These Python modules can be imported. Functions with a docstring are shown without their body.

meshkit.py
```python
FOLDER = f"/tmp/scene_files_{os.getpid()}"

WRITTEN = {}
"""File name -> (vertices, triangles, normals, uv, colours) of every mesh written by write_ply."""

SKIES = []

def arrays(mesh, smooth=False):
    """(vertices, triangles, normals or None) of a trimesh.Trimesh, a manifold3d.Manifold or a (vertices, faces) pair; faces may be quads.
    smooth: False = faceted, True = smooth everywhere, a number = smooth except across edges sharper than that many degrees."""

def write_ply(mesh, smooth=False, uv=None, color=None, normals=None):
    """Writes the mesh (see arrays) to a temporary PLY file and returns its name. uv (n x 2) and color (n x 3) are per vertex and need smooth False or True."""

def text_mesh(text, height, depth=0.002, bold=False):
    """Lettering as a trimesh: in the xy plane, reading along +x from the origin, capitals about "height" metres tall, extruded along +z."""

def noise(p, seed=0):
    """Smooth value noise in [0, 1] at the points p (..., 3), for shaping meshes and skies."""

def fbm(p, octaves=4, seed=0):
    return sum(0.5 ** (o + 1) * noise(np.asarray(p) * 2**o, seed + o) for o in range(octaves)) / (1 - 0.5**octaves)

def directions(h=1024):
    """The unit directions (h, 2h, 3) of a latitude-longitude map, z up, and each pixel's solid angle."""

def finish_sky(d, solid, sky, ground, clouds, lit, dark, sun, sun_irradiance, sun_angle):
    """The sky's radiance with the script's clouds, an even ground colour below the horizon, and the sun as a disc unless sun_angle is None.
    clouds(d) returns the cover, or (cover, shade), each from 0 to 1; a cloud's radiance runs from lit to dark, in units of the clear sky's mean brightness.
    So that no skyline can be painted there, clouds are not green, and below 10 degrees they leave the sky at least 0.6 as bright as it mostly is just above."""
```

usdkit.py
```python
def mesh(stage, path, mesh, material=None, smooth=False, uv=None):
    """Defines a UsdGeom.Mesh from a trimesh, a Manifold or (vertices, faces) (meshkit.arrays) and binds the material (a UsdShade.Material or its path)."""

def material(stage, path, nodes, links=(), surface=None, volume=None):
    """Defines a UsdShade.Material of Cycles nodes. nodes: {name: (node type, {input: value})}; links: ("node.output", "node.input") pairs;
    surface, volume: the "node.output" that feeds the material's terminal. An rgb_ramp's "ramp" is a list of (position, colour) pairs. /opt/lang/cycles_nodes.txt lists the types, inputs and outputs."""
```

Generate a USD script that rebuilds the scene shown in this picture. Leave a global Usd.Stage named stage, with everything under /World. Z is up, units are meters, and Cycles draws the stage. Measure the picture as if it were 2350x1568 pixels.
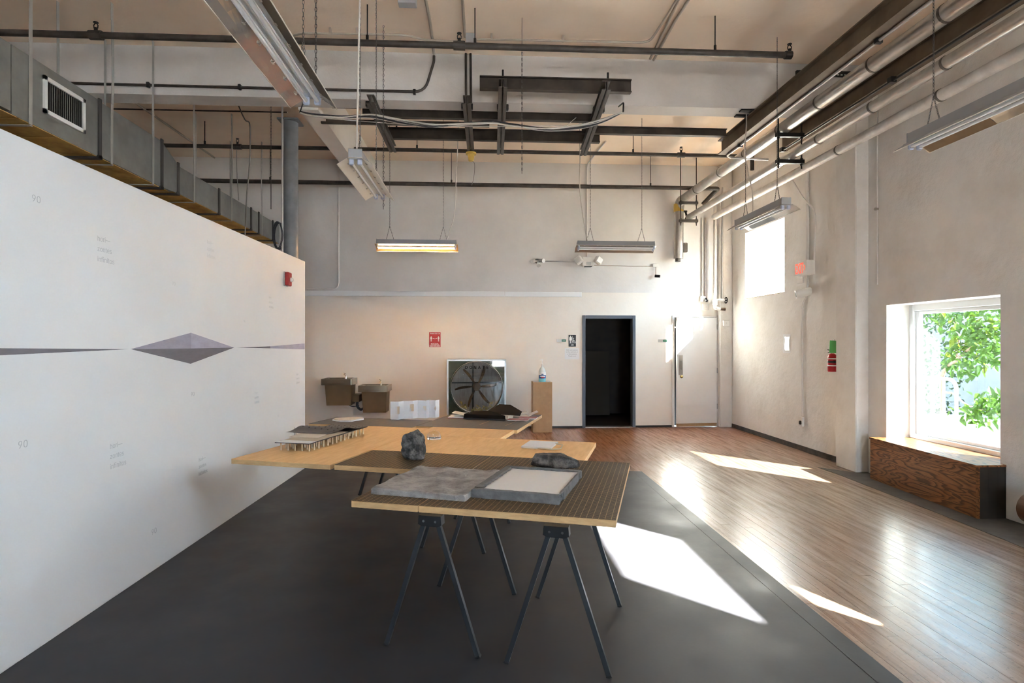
import math, random
import numpy as np, trimesh, usdkit, meshkit
from pxr import Usd, UsdGeom, UsdLux, UsdShade, Gf, Sdf
from shapely.geometry import Polygon, Point, box as sbox
from shapely import affinity
from scipy.spatial.transform import Rotation as Rot

stage = Usd.Stage.CreateInMemory()
W = UsdGeom.Xform.Define(stage, '/World')
UsdGeom.Xform.Define(stage, '/World/Looks')
random.seed(5); rng = np.random.default_rng(5)
PI = math.pi

# ------------------------------------------------------------------ camera, sky, sun, exposure
FPX, CX, HY, EYE = 1330.0, 1175.0, 787.0, 1.64
YAW = math.atan(75 / FPX)
cy_, sy_ = math.cos(YAW), math.sin(YAW)
cam = UsdGeom.Camera.Define(stage, '/World/camera')
cam.CreateHorizontalApertureAttr(36.0); cam.CreateVerticalApertureAttr(24.0)
cam.CreateFocalLengthAttr(36.0 * FPX / 2350)
cam.CreateVerticalApertureOffsetAttr(36.0 * 3 / 2350)
cam.CreateClippingRangeAttr((0.05, 500))
cam.AddTranslateOp().Set((0, 0, EYE)); cam.AddRotateZOp().Set(-math.degrees(YAW)); cam.AddRotateXOp().Set(90.0)
cam.CreateExposureAttr(1.75)

dome = UsdLux.DomeLight.Define(stage, '/World/sky')
dome.CreateIntensityAttr(5.5); dome.CreateColorAttr((0.64, 0.82, 1.0))
sun = UsdLux.DistantLight.Define(stage, '/World/sun')
SUN = np.array([-0.9, 1.0, -0.855])                     # the way the sunlight travels
sun.CreateIntensityAttr(42.0); sun.CreateAngleAttr(0.6); sun.CreateNormalizeAttr(True); sun.CreateColorAttr((1.0, 0.965, 0.91))
_d = SUN / np.linalg.norm(SUN)
sun.AddRotateZOp().Set(math.degrees(math.atan2(_d[1], _d[0])) - 90)
sun.AddRotateXOp().Set(math.degrees(math.asin(_d[2])) + 90)


def ray(px, py):
    u, v = (px - CX) / FPX, (HY - py) / FPX
    return np.array([sy_ + u * cy_, cy_ - u * sy_, v])


def at(px, py, X=None, Y=None, Z=None):
    """the point of the plane X=, Y= or Z= that stands at this place of the photograph"""
    d = ray(px, py)
    t = X / d[0] if X is not None else Y / d[1] if Y is not None else (Z - EYE) / d[2]
    return np.array([0, 0, EYE]) + t * d


# ------------------------------------------------------------------ mesh helpers
def cat(ms):
    ms = [m for m in ms if m is not None]
    vs, fs, n = [], [], 0
    for m in ms:
        v, f = (np.asarray(m.vertices), np.asarray(m.faces)) if hasattr(m, 'vertices') else m
        vs.append(v); fs.append(f + n); n += len(v)
    return trimesh.Trimesh(np.vstack(vs), np.vstack(fs), process=False)


def box(x0, x1, y0, y1, z0, z1):
    m = trimesh.creation.box([abs(x1 - x0), abs(y1 - y0), abs(z1 - z0)])
    m.apply_translation([(x0 + x1) / 2, (y0 + y1) / 2, (z0 + z1) / 2]); return m


def rbox(x0, x1, y0, y1, z0, z1, r=0.004):
    v = []
    for x, sx in ((x0, 1), (x1, -1)):
        for y, sy in ((y0, 1), (y1, -1)):
            for z, sz in ((z0, 1), (z1, -1)):
                v += [(x + sx * r, y + sy * r, z), (x + sx * r, y, z + sz * r), (x, y + sy * r, z + sz * r)]
    return trimesh.Trimesh(v).convex_hull


def place(m, loc=(0, 0, 0), rot=None, seq='xyz'):
    m = m.copy()
    if rot is not None:
        m.vertices = Rot.from_euler(seq, rot, degrees=True).apply(m.vertices)
    m.vertices = np.asarray(m.vertices) + np.asarray(loc); return m


def tube(path, r, n=10, cap=True):
    p = np.asarray(path, float); k = len(p)
    r = np.broadcast_to(np.asarray(r, float), (k,))
    t = np.gradient(p, axis=0); t /= np.maximum(np.linalg.norm(t, axis=1, keepdims=True), 1e-9)
    ref = np.array([0, 0, 1.0]) if abs(t[0][2]) < 0.9 else np.array([1.0, 0, 0])
    u = np.cross(t[0], ref); u /= np.linalg.norm(u)
    V = []
    a = np.arange(n) * 2 * PI / n
    for i in range(k):
        u = u - t[i] * (u @ t[i]); u /= np.linalg.norm(u); w = np.cross(t[i], u)
        V.append(p[i] + r[i] * (np.cos(a)[:, None] * u + np.sin(a)[:, None] * w))
    V = np.vstack(V); F = []
    for i in range(k - 1):
        for j in range(n):
            A_, B_ = i * n + j, i * n + (j + 1) % n
            F += [(A_, B_, B_ + n), (A_, B_ + n, A_ + n)]
    if cap:
        V = np.vstack([V, p[0], p[-1]]); c0, c1 = len(V) - 2, len(V) - 1
        for j in range(n):
            F += [(c0, (j + 1) % n, j), (c1, (k - 1) * n + j, (k - 1) * n + (j + 1) % n)]
    return trimesh.Trimesh(V, F, process=False)


def bar(p0, p1, w, h=None):
    """a square bar from p0 to p1"""
    p0, p1 = np.asarray(p0, float), np.asarray(p1, float); h = h or w
    d = p1 - p0; L = np.linalg.norm(d); d /= L
    ref = np.array([0, 0, 1.0]) if abs(d[2]) < 0.95 else np.array([0, 1.0, 0])
    u = np.cross(d, ref); u /= np.linalg.norm(u); v = np.cross(u, d)
    m = trimesh.creation.box([w, L, h]); V = np.asarray(m.vertices)
    m.vertices = (p0 + p1) / 2 + V[:, :1] * u + V[:, 1:2] * d + V[:, 2:] * v; return m


def curve(pts, n=8):
    p = np.asarray(pts, float); q = np.vstack([2 * p[0] - p[1], p, 2 * p[-1] - p[-2]]); out = []
    for i in range(1, len(q) - 2):
        for s in np.arange(n) / n:
            out.append(0.5 * (2 * q[i] + (q[i + 1] - q[i - 1]) * s + (2 * q[i - 1] - 5 * q[i] + 4 * q[i + 1] - q[i + 2]) * s * s + (3 * q[i] - q[i - 1] - 3 * q[i + 1] + q[i + 2]) * s ** 3))
    out.append(p[-1]); return np.array(out)


def bent(pts, r=0.08, n=6):
    """polyline with rounded corners"""
    p = [np.asarray(q, float) for q in pts]; out = [p[0]]
    for i in range(1, len(p) - 1):
        a, b = p[i - 1] - p[i], p[i + 1] - p[i]
        la, lb = np.linalg.norm(a), np.linalg.norm(b); k = min(r, la * .45, lb * .45)
        s, e = p[i] + a / la * k, p[i] + b / lb * k
        for t in np.linspace(0, 1, n):
            out.append((1 - t) ** 2 * s + 2 * t * (1 - t) * p[i] + t * t * e)
    out.append(p[-1]); return np.array(out)


def lathe(prof, n=32, axis='z'):
    prof = np.asarray(prof, float); k = len(prof); a = np.arange(n) * 2 * PI / n
    V = np.vstack([np.c_[r * np.cos(a), r * np.sin(a), np.full(n, z)] for r, z in prof]); F = []
    for i in range(k - 1):
        for j in range(n):
            A_, B_ = i * n + j, i * n + (j + 1) % n
            F += [(A_, B_, B_ + n), (A_, B_ + n, A_ + n)]
    m = trimesh.Trimesh(V, F, process=False)
    if axis == 'y':
        m.vertices = np.c_[V[:, 0], -V[:, 2], V[:, 1]]
    if axis == 'x':
        m.vertices = np.c_[V[:, 2], V[:, 0], V[:, 1]]
    return m


def ext(poly, h, plane='xy', off=0.0):
    """shapely polygon pushed out by h. plane xz: lies in X and Z, thick along Y; yz: in Y and Z, thick along X"""
    gs = list(getattr(poly, 'geoms', [poly]))
    m = cat([trimesh.creation.extrude_polygon(g, abs(h), engine='earcut') for g in gs if g.area > 1e-9])
    V = np.asarray(m.vertices).copy(); V[:, 2] += off + min(h, 0)
    F = np.asarray(m.faces)
    if plane == 'xz':
        V = np.c_[V[:, 0], V[:, 2], V[:, 1]]; F = F[:, ::-1]
    if plane == 'yz':
        V = np.c_[V[:, 2], V[:, 0], V[:, 1]]
    return trimesh.Trimesh(V, F, process=False)


def grid(fn, nu, nv, thick=0.0):
    """surface fn(u,v) with u,v from 0 to 1; thick gives it a back side"""
    u, v = np.meshgrid(np.linspace(0, 1, nu), np.linspace(0, 1, nv), indexing='ij')
    P = np.stack(fn(u, v), -1).reshape(-1, 3)
    F = []
    for i in range(nu - 1):
        for j in range(nv - 1):
            a = i * nv + j; F += [(a, a + nv, a + nv + 1), (a, a + nv + 1, a + 1)]
    F = np.array(F)
    if not thick:
        return trimesh.Trimesh(P, F, process=False)
    m = trimesh.Trimesh(P, F, process=False); N = np.asarray(m.vertex_normals)
    n = len(P); V = np.vstack([P, P - N * thick]); FF = [F, F[:, ::-1] + n]
    ring = [i * nv for i in range(nu)] + [(nu - 1) * nv + j for j in range(1, nv)] + [i * nv + nv - 1 for i in range(nu - 2, -1, -1)] + [j for j in range(nv - 2, 0, -1)]
    for a, b in zip(ring, ring[1:] + ring[:1]):
        FF.append(np.array([(a, a + n, b), (b, a + n, b + n)]))
    return trimesh.Trimesh(V, np.vstack(FF), process=False)


def chain(p0, p1, link=0.034, r=0.0026, w=0.011):
    p0, p1 = np.asarray(p0, float), np.asarray(p1, float); d = p1 - p0; L = np.linalg.norm(d); d /= L
    ref = np.array([1.0, 0, 0]) if abs(d[0]) < .8 else np.array([0, 1.0, 0])
    u = np.cross(d, ref); u /= np.linalg.norm(u); v = np.cross(d, u); ms = []
    n = max(2, int(L / (link * .8)))
    for i in range(n):
        c = p0 + d * (L * (i + .5) / n); s = u if i % 2 else v
        a = np.arange(9) * 2 * PI / 8
        ms.append(tube([c + d * math.cos(t) * link / 2 + s * math.sin(t) * w / 2 for t in a], r, 3, False))
    return cat(ms)


def chan(x0, x1, y, z0, z1, w=0.07, t=0.012, open_to=1):
    """steel I section along X"""
    return cat([box(x0, x1, y - w / 2, y + w / 2, z1 - t, z1), box(x0, x1, y - w / 2, y + w / 2, z0, z0 + t), box(x0, x1, y - .005, y + .005, z0 + t, z1 - t)])


# ------------------------------------------------------------------ prims
used = {}
BASE = {}


def numbered(parent, name):
    k = (parent, name); n = used.get(k, -1) + 1; used[k] = n
    return f'{parent}/{name}' + (f'_{n:03d}' if n else '')


def tag(p, label=None, cat_=None, group=None, kind=None):
    p = p.GetPrim() if hasattr(p, 'GetPrim') else p
    for k, v in (('label', label), ('category', cat_), ('group', group), ('kind', kind)):
        if v:
            p.SetCustomDataByKey(k, v)
    return p


def thing(name, label, cat_, loc=(0, 0, 0), rotz=0, group=None, kind=None):
    path = numbered('/World', name); x = UsdGeom.Xform.Define(stage, path)
    x.AddTranslateOp().Set(tuple(float(c) for c in loc))
    if rotz:
        x.AddRotateZOp().Set(float(rotz))
    BASE[path] = (np.asarray(loc, float), rotz)
    tag(x, label, cat_, group, kind); return path


def obj(name, m, mat, parent='/World', smooth=False, local=False, label=None, cat_=None, group=None, kind=None):
    """one mesh. Given in world metres (local: in the frame of its thing)"""
    path = numbered(parent, name); root = '/'.join(path.split('/')[:3])
    if root in BASE and not local and parent != '/World':
        loc, rz = BASE[root]; m = m.copy(); V = np.asarray(m.vertices) - loc
        if rz:
            V = Rot.from_euler('z', -rz, degrees=True).apply(V)
        m.vertices = V
    usdkit.mesh(stage, path, m, MAT[mat], smooth=smooth)
    tag(stage.GetPrimAtPath(path), label, cat_, group, kind); return path


def solo(name, m, mat, label, cat_, group=None, smooth=False):
    return obj(name, m, mat, smooth=smooth, label=label, cat_=cat_, group=group)


def struct(name, m, mat, parent='/World', label=None, smooth=False):
    return obj(name, m, mat, parent, label=label, kind='structure' if parent == '/World' else None, smooth=smooth)


def copy_of(src, label, loc, rotz=0):
    p = stage.GetPrimAtPath(src); d = p.GetCustomData(); name = src.split('/')[-1]
    path = numbered('/World', name); x = UsdGeom.Xform.Define(stage, path)
    x.GetPrim().GetReferences().AddInternalReference(src); x.GetPrim().SetInstanceable(True)
    x.ClearXformOpOrder()
    x.AddTranslateOp().Set(tuple(float(c) for c in loc))
    x.AddRotateZOp().Set(float(rotz))
    tag(x, label, d.get('category'), d.get('group')); return path


# ------------------------------------------------------------------ materials
MAT = {}


def mat(name, c, c2=None, scale=4.0, stretch=(1, 1, 1), rough=0.6, rough2=None, metal=0.0, bump=0.0, bscale=None, bdist=0.01, detail=6, lo=.35, hi=.65, coat=0.0, spec=0.5, pos=False, rnd=0.0, bdetail=5, **kw):
    n = {'p': ('principled_bsdf', dict(base_color=c, roughness=rough, metallic=metal, coat_weight=coat, coat_roughness=.15, specular_ior_level=spec, **kw))}; l = []
    if c2 is not None or bump or rough2 is not None:
        n['tc'] = ('geometry', {}) if pos else ('texture_coordinate', {})
        n['mp'] = ('mapping', dict(scale=stretch)); l.append(('tc.position' if pos else 'tc.object', 'mp.vector'))
        n['no'] = ('noise_texture', dict(scale=scale, detail=detail, roughness=.6)); l.append(('mp.vector', 'no.vector'))
    col = None
    if c2 is not None:
        n['rp'] = ('rgb_ramp', {'ramp': [(0, c), (lo, c), (hi, c2), (1, c2)]}); l.append(('no.fac', 'rp.fac')); col = 'rp.color'
    if rnd:
        n['oi'] = ('object_info', {}); n['mr'] = ('map_range', dict(to_min=1 - rnd, to_max=1 + rnd)); n['hs'] = ('hsv', dict(color=c))
        l += [('oi.random', 'mr.value'), ('mr.result', 'hs.value')]
        if col:
            l.append((col, 'hs.color'))
        col = 'hs.color'
    if col:
        l.append((col, 'p.base_color'))
    if rough2 is not None:
        n['rr'] = ('map_range', dict(from_min=.35, from_max=.65, to_min=rough, to_max=rough2, clamp=True)); l += [('no.fac', 'rr.value'), ('rr.result', 'p.roughness')]
    if bump:
        n['nb'] = ('noise_texture', dict(scale=bscale or scale * 4, detail=bdetail, roughness=.6)); n['bp'] = ('bump', dict(strength=bump, distance=bdist))
        l += [('mp.vector', 'nb.vector'), ('nb.fac', 'bp.height'), ('bp.normal', 'p.normal')]
    MAT[name] = usdkit.material(stage, f'/World/Looks/{name}', n, l, 'p.BSDF')


def emit(name, c, s):
    MAT[name] = usdkit.material(stage, f'/World/Looks/{name}', {'e': ('emission', dict(color=c, strength=s))}, [], 'e.emission')


mat('wall_paint', (.80, .765, .72), (.73, .69, .64), 1.3, rough=.75, bump=.25, bscale=14, bdist=.012, pos=True)
mat('rough_plaster', (.79, .755, .71), (.66, .61, .55), 1.7, rough=.8, bump=.6, bscale=9, bdist=.02, pos=True, lo=.45, hi=.8)
mat('partition_paint', (.735, .735, .735), (.705, .705, .705), 1.0, rough=.55, bump=.05, bscale=30, bdist=.003, pos=True)
mat('ceiling_paint', (.89, .75, .61), (.82, .68, .54), .9, rough=.85, bump=.25, bscale=7, bdist=.02, pos=True)
mat('beam_paint', (.66, .63, .61), (.57, .54, .51), 1.2, rough=.8, bump=.4, bscale=9, bdist=.015, pos=True)
mat('white_paint', (.86, .86, .85), rough=.45)
mat('frame_white', (.85, .86, .87), rough=.35)
mat('door_white', (.88, .865, .84), (.85, .83, .80), 2, rough=.4)
mat('steel_blue_paint', (.10, .12, .15), rough=.4)
mat('black_trim', (.02, .018, .016), rough=.5)
mat('dirty_base', (.06, .045, .035), (.02, .017, .015), 9, rough=.7)
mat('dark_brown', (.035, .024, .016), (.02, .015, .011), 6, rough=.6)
mat('log_wood', (.10, .045, .02), (.06, .026, .012), 6, stretch=(6, 1, 6), rough=.4)
mat('black', (.012, .012, .013), rough=.4)
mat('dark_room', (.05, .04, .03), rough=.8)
mat('mat_grey', (.0205, .0210, .0245), (.030, .0308, .035), 2.2, spec=.33, rough=.42, rough2=.55, bump=.12, bscale=60, bdist=.002, pos=True)
mat('concrete_floor', (.11, .10, .09), (.07, .064, .06), 5, rough=.7, bump=.4, bscale=30, bdist=.004, pos=True)
mat('steel_leg', (.05, .055, .062), rough=.35, metal=.6)
mat('black_steel', (.02, .02, .021), rough=.4, metal=.4)
mat('old_steel', (.032, .024, .018), (.06, .046, .036), 6, stretch=(1, 1, 1), rough=.5, metal=.35, pos=True)
mat('rail_steel', (.095, .08, .068), (.06, .05, .042), 5, rough=.5, metal=.4, pos=True)
mat('crane_steel', (.16, .115, .075), (.10, .07, .045), 4, rough=.6, metal=.2, pos=True)
mat('pipe_black', (.026, .020, .016), (.058, .048, .040), 8, rough=.55, pos=True)
mat('pipe_jacket', (.60, .57, .53), (.42, .39, .36), 5, rough=.28, rough2=.4, metal=.75, bump=.15, bscale=20, bdist=.004, pos=True)
mat('pipe_white', (.72, .68, .63), (.55, .50, .46), 6, rough=.5, pos=True)
mat('pipe_band', (.10, .085, .07), rough=.5, metal=.5)
mat('conduit_grey', (.48, .46, .44), rough=.4, metal=.5)
mat('conduit_tan', (.42, .36, .30), rough=.6)
mat('conduit_white', (.74, .70, .66), rough=.55)
mat('galvanised', (.30, .31, .30), (.22, .225, .22), 3, rough=.42, metal=.55, bump=.1, bscale=12, bdist=.004, pos=True)
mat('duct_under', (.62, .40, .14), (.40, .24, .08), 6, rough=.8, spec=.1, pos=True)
mat('duct_seam', (.05, .047, .045), rough=.6)
mat('strap', (.40, .39, .37), rough=.5, metal=.3)
mat('column_paint', (.20, .205, .21), (.14, .145, .15), 5, rough=.4, bump=.2, bscale=15, bdist=.004, pos=True)
mat('lamp_grey', (.34, .35, .37), rough=.4, metal=.2)
mat('lamp_mirror', (.90, .89, .86), rough=.10, metal=.8, bump=.5, bscale=2.6, bdist=.05, bdetail=0)
mat('lamp_gold', (.50, .38, .20), rough=.3, metal=.8)
MAT['clear_plastic'] = usdkit.material(stage, '/World/Looks/clear_plastic', {'t': ('transparent_bsdf', dict(color=(.93, .94, .93))), 'g': ('glossy_bsdf', dict(roughness=.03)), 'm': ('mix_closure', dict(fac=.05))}, [('t.BSDF', 'm.closure1'), ('g.BSDF', 'm.closure2')], 'm.closure')
mat('lamp_cream', (.85, .80, .70), rough=.3, metal=.1)
mat('lamp_dull', (.52, .49, .45), rough=.25, metal=.9, bump=.2, bscale=3, bdist=.02, bdetail=0)
mat('tube_glass', (.80, .81, .82), rough=.12)
mat('holder', (.42, .46, .58), rough=.35)
mat('clip', (.50, .47, .42), rough=.3, metal=.8)
mat('chain_steel', (.10, .095, .09), rough=.4, metal=.7)
mat('wire', (.25, .24, .22), rough=.5)
mat('cable_white', (.62, .58, .53), rough=.5)
mat('cable_dark', (.03, .03, .04), rough=.5)
emit('tube_lit', (1.0, .58, .24), 75.0)
mat('light_ply', (.92, .58, .27), (.82, .49, .21), 5, stretch=(7, 1, 7), rough=.55, spec=.2, rnd=.05)
mat('edge_wood', (.62, .40, .19), (.50, .31, .14), 6, stretch=(2, 2, 9), rough=.5)
mat('slate_top', (.10, .088, .08), (.075, .066, .062), 4, stretch=(9, 1, 1), rough=.5, spec=.35)
mat('mdf', (.44, .28, .14), (.38, .235, .115), 8, rough=.55)
mat('acrylic', (.6, .62, .62), rough=.1)
mat('paper', (.82, .82, .82), rough=.7)
mat('paper_white', (.88, .88, .90), rough=.7)
mat('cream_page', (.72, .63, .52), rough=.7)
mat('tan_sheet', (.58, .47, .35), rough=.7)
mat('sheet_dark', (.06, .055, .055), rough=.45)
mat('hole_black', (.006, .006, .006), rough=.7)
mat('board_black', (.02, .014, .014), rough=.45)
mat('peg_wood', (.66, .50, .33), rough=.6, rnd=.12)
mat('red_cover', (.30, .02, .025), rough=.35)
mat('album_black', (.008, .008, .009), rough=.6, spec=.06)
mat('letter_black', (.004, .004, .004), rough=.7, spec=.03)
mat('album_brown', (.03, .022, .016), rough=.6, spec=.15)
mat('string', (.62, .50, .36), rough=.8)
mat('stone_dark', (.028, .026, .025), (.30, .275, .255), 17, rough=.8, bump=1.0, bscale=45, bdist=.02, lo=.42, hi=.78)
mat('slab_cement', (.37, .34, .32), (.17, .158, .15), 9, rough=.9, bump=1.0, bscale=55, bdist=.01, lo=.4, hi=.7)
mat('tray_cement', (.17, .165, .16), (.11, .107, .105), 20, rough=.9, bump=.7, bscale=70, bdist=.006)
mat('tray_fill', (.74, .72, .70), rough=.6)
MAT['crystal'] = usdkit.material(stage, '/World/Looks/crystal', {'p': ('principled_bsdf', dict(base_color=(.98, .96, .94), roughness=.02, transmission_weight=1.0, ior=1.5))}, [], 'p.BSDF')
mat('bronze', (.20, .145, .08), (.16, .115, .065), 3, rough=.45, metal=.3)
mat('basin', (.42, .36, .27), rough=.22, metal=1)
mat('chrome', (.85, .85, .85), rough=.08, metal=1)
mat('aluminium', (.52, .52, .51), rough=.4, metal=.7)
mat('fan_green', (.05, .075, .045), (.11, .13, .09), 14, rough=.6, lo=.5, hi=.75)
mat('fan_ring', (.55, .52, .47), rough=.5)
mat('fan_back', (.46, .43, .42), (.34, .31, .30), 5, stretch=(6, 1, 1), rough=.6)
mat('fan_blade', (.06, .035, .02), (.18, .095, .04), 8, rough=.55)
mat('bills', (.30, .30, .15), (.55, .42, .16), 25, rough=.7)
mat('red_alarm', (.35, .02, .02), rough=.3)
mat('strobe', (.7, .7, .7), rough=.1)
mat('sign_red', (.50, .03, .035), rough=.5)
mat('sign_black', (.012, .012, .013), rough=.4)
mat('sign_white', (.88, .87, .85), rough=.5)
mat('sign_ink', (.35, .33, .31), rough=.6)
mat('sign_silver', (.46, .46, .44), rough=.35, metal=.3)
mat('sign_green', (.02, .16, .07), rough=.4)
mat('exit_box', (.76, .74, .70), rough=.4)
mat('exit_red', (.85, .08, .05), rough=.4, emission_color=(1, .1, .05), emission_strength=.35)
mat('tag_green', (.10, .42, .10), rough=.5)
mat('ext_red', (.40, .012, .015), rough=.3)
mat('brass', (.55, .40, .16), rough=.25, metal=1)
mat('plate_steel', (.42, .40, .37), rough=.35, metal=.8)
mat('insulator', (.62, .40, .08), rough=.35)
mat('lens_black', (.01, .01, .012), rough=.1)
mat('vinyl_dark', (.085, .08, .095), (.11, .10, .125), 3, stretch=(2, 2, 8), rough=.45, pos=True)
mat('vinyl_light', (.29, .28, .36), (.24, .23, .30), 4, stretch=(2, 2, 6), rough=.45, pos=True)
mat('vinyl_pale', (.36, .35, .45), (.30, .29, .38), 4, stretch=(2, 2, 6), rough=.45, pos=True)
mat('letter_grey', (.48, .49, .50), rough=.5)
mat('letter_pale', (.62, .63, .63), rough=.5)
mat('bottle_plastic', (.75, .80, .80), rough=.25)
mat('gel_blue', (.22, .62, .72), rough=.15)
mat('label_blue', (.02, .10, .32), rough=.4)
mat('label_white', (.85, .86, .87), rough=.4)
mat('label_red', (.6, .05, .05), rough=.4)
mat('garden_wall', (.30, .285, .265), (.26, .247, .23), 1.2, rough=.85, pos=True)
mat('garden_floor', (.46, .45, .43), (.40, .39, .37), 3, rough=.9, pos=True)
mat('planter', (.34, .34, .33), (.26, .26, .25), 4, rough=.85, pos=True)
mat('rail_white', (.80, .80, .79), rough=.4)
mat('bark', (.30, .20, .14), (.22, .14, .09), 12, rough=.8)


def leafmat(name, c, t):
    MAT[name] = usdkit.material(stage, f'/World/Looks/{name}', {'oi': ('object_info', {}), 'mr': ('map_range', dict(to_min=.6, to_max=1.3)), 'h1': ('hsv', dict(color=c)), 'h2': ('hsv', dict(color=t)), 'd': ('principled_bsdf', dict(roughness=.45)), 't': ('translucent_bsdf', {}), 'm': ('mix_closure', dict(fac=.45))},
        [('oi.random', 'mr.value'), ('mr.result', 'h1.value'), ('mr.result', 'h2.value'), ('h1.color', 'd.base_color'), ('h2.color', 't.color'), ('d.BSDF', 'm.closure1'), ('t.BSDF', 'm.closure2')], 'm.closure')


leafmat('leaf', (.035, .085, .010), (.08, .15, .012))
leafmat('leaf_yellow', (.10, .14, .012), (.19, .22, .018))
leafmat('leaf_dark', (.02, .045, .018), (.03, .055, .016))
for pn_, pc_ in (('pane', (.92, .95, .95)), ('pane_tinted', (.33, .36, .37))):
  MAT[pn_] = usdkit.material(stage, '/World/Looks/' + pn_, {'t': ('transparent_bsdf', dict(color=pc_)), 'g': ('glossy_bsdf', dict(color=(1, 1, 1), roughness=.01)), 'f': ('layer_weight', dict(blend=.5)), 'k': ('math', dict(math_type='power', value2=4.0)), 'k2': ('math', dict(math_type='multiply_add', value2=.75, value3=.05)), 'm': ('mix_closure', {})},
      [('f.facing', 'k.value1'), ('k.value', 'k2.value1'), ('k2.value', 'm.fac'), ('t.BSDF', 'm.closure1'), ('g.BSDF', 'm.closure2')], 'm.closure')

# two coats of paint on the back wall: greyer above the raceway
MAT['wall_back_paint'] = usdkit.material(stage, '/World/Looks/wall_back_paint', {
    'g': ('geometry', {}), 's': ('separate_xyz', {}), 'n': ('noise_texture', dict(scale=1.1, detail=6, roughness=.6)), 'z': ('map_range', dict(from_min=2.60, from_max=2.62, clamp=True)),
    'a': ('rgb_ramp', {'ramp': [(0, (.86, .80, .72)), (.4, (.86, .80, .72)), (.65, (.82, .75, .67)), (1, (.82, .75, .67))]}),
    'b': ('rgb_ramp', {'ramp': [(0, (.73, .70, .67)), (.4, (.73, .70, .67)), (.65, (.66, .63, .60)), (1, (.66, .63, .60))]}),
    'm': ('mix_color', {}), 'nb': ('noise_texture', dict(scale=16, detail=4)), 'bp': ('bump', dict(strength=.2, distance=.01)), 'p': ('principled_bsdf', dict(roughness=.7))},
    [('g.position', 's.vector'), ('g.position', 'n.vector'), ('g.position', 'nb.vector'), ('s.z', 'z.value'), ('n.fac', 'a.fac'), ('n.fac', 'b.fac'), ('a.color', 'm.a'), ('b.color', 'm.b'), ('z.result', 'm.fac'), ('m.result', 'p.base_color'), ('nb.fac', 'bp.height'), ('bp.normal', 'p.normal')], 'p.BSDF')

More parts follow.
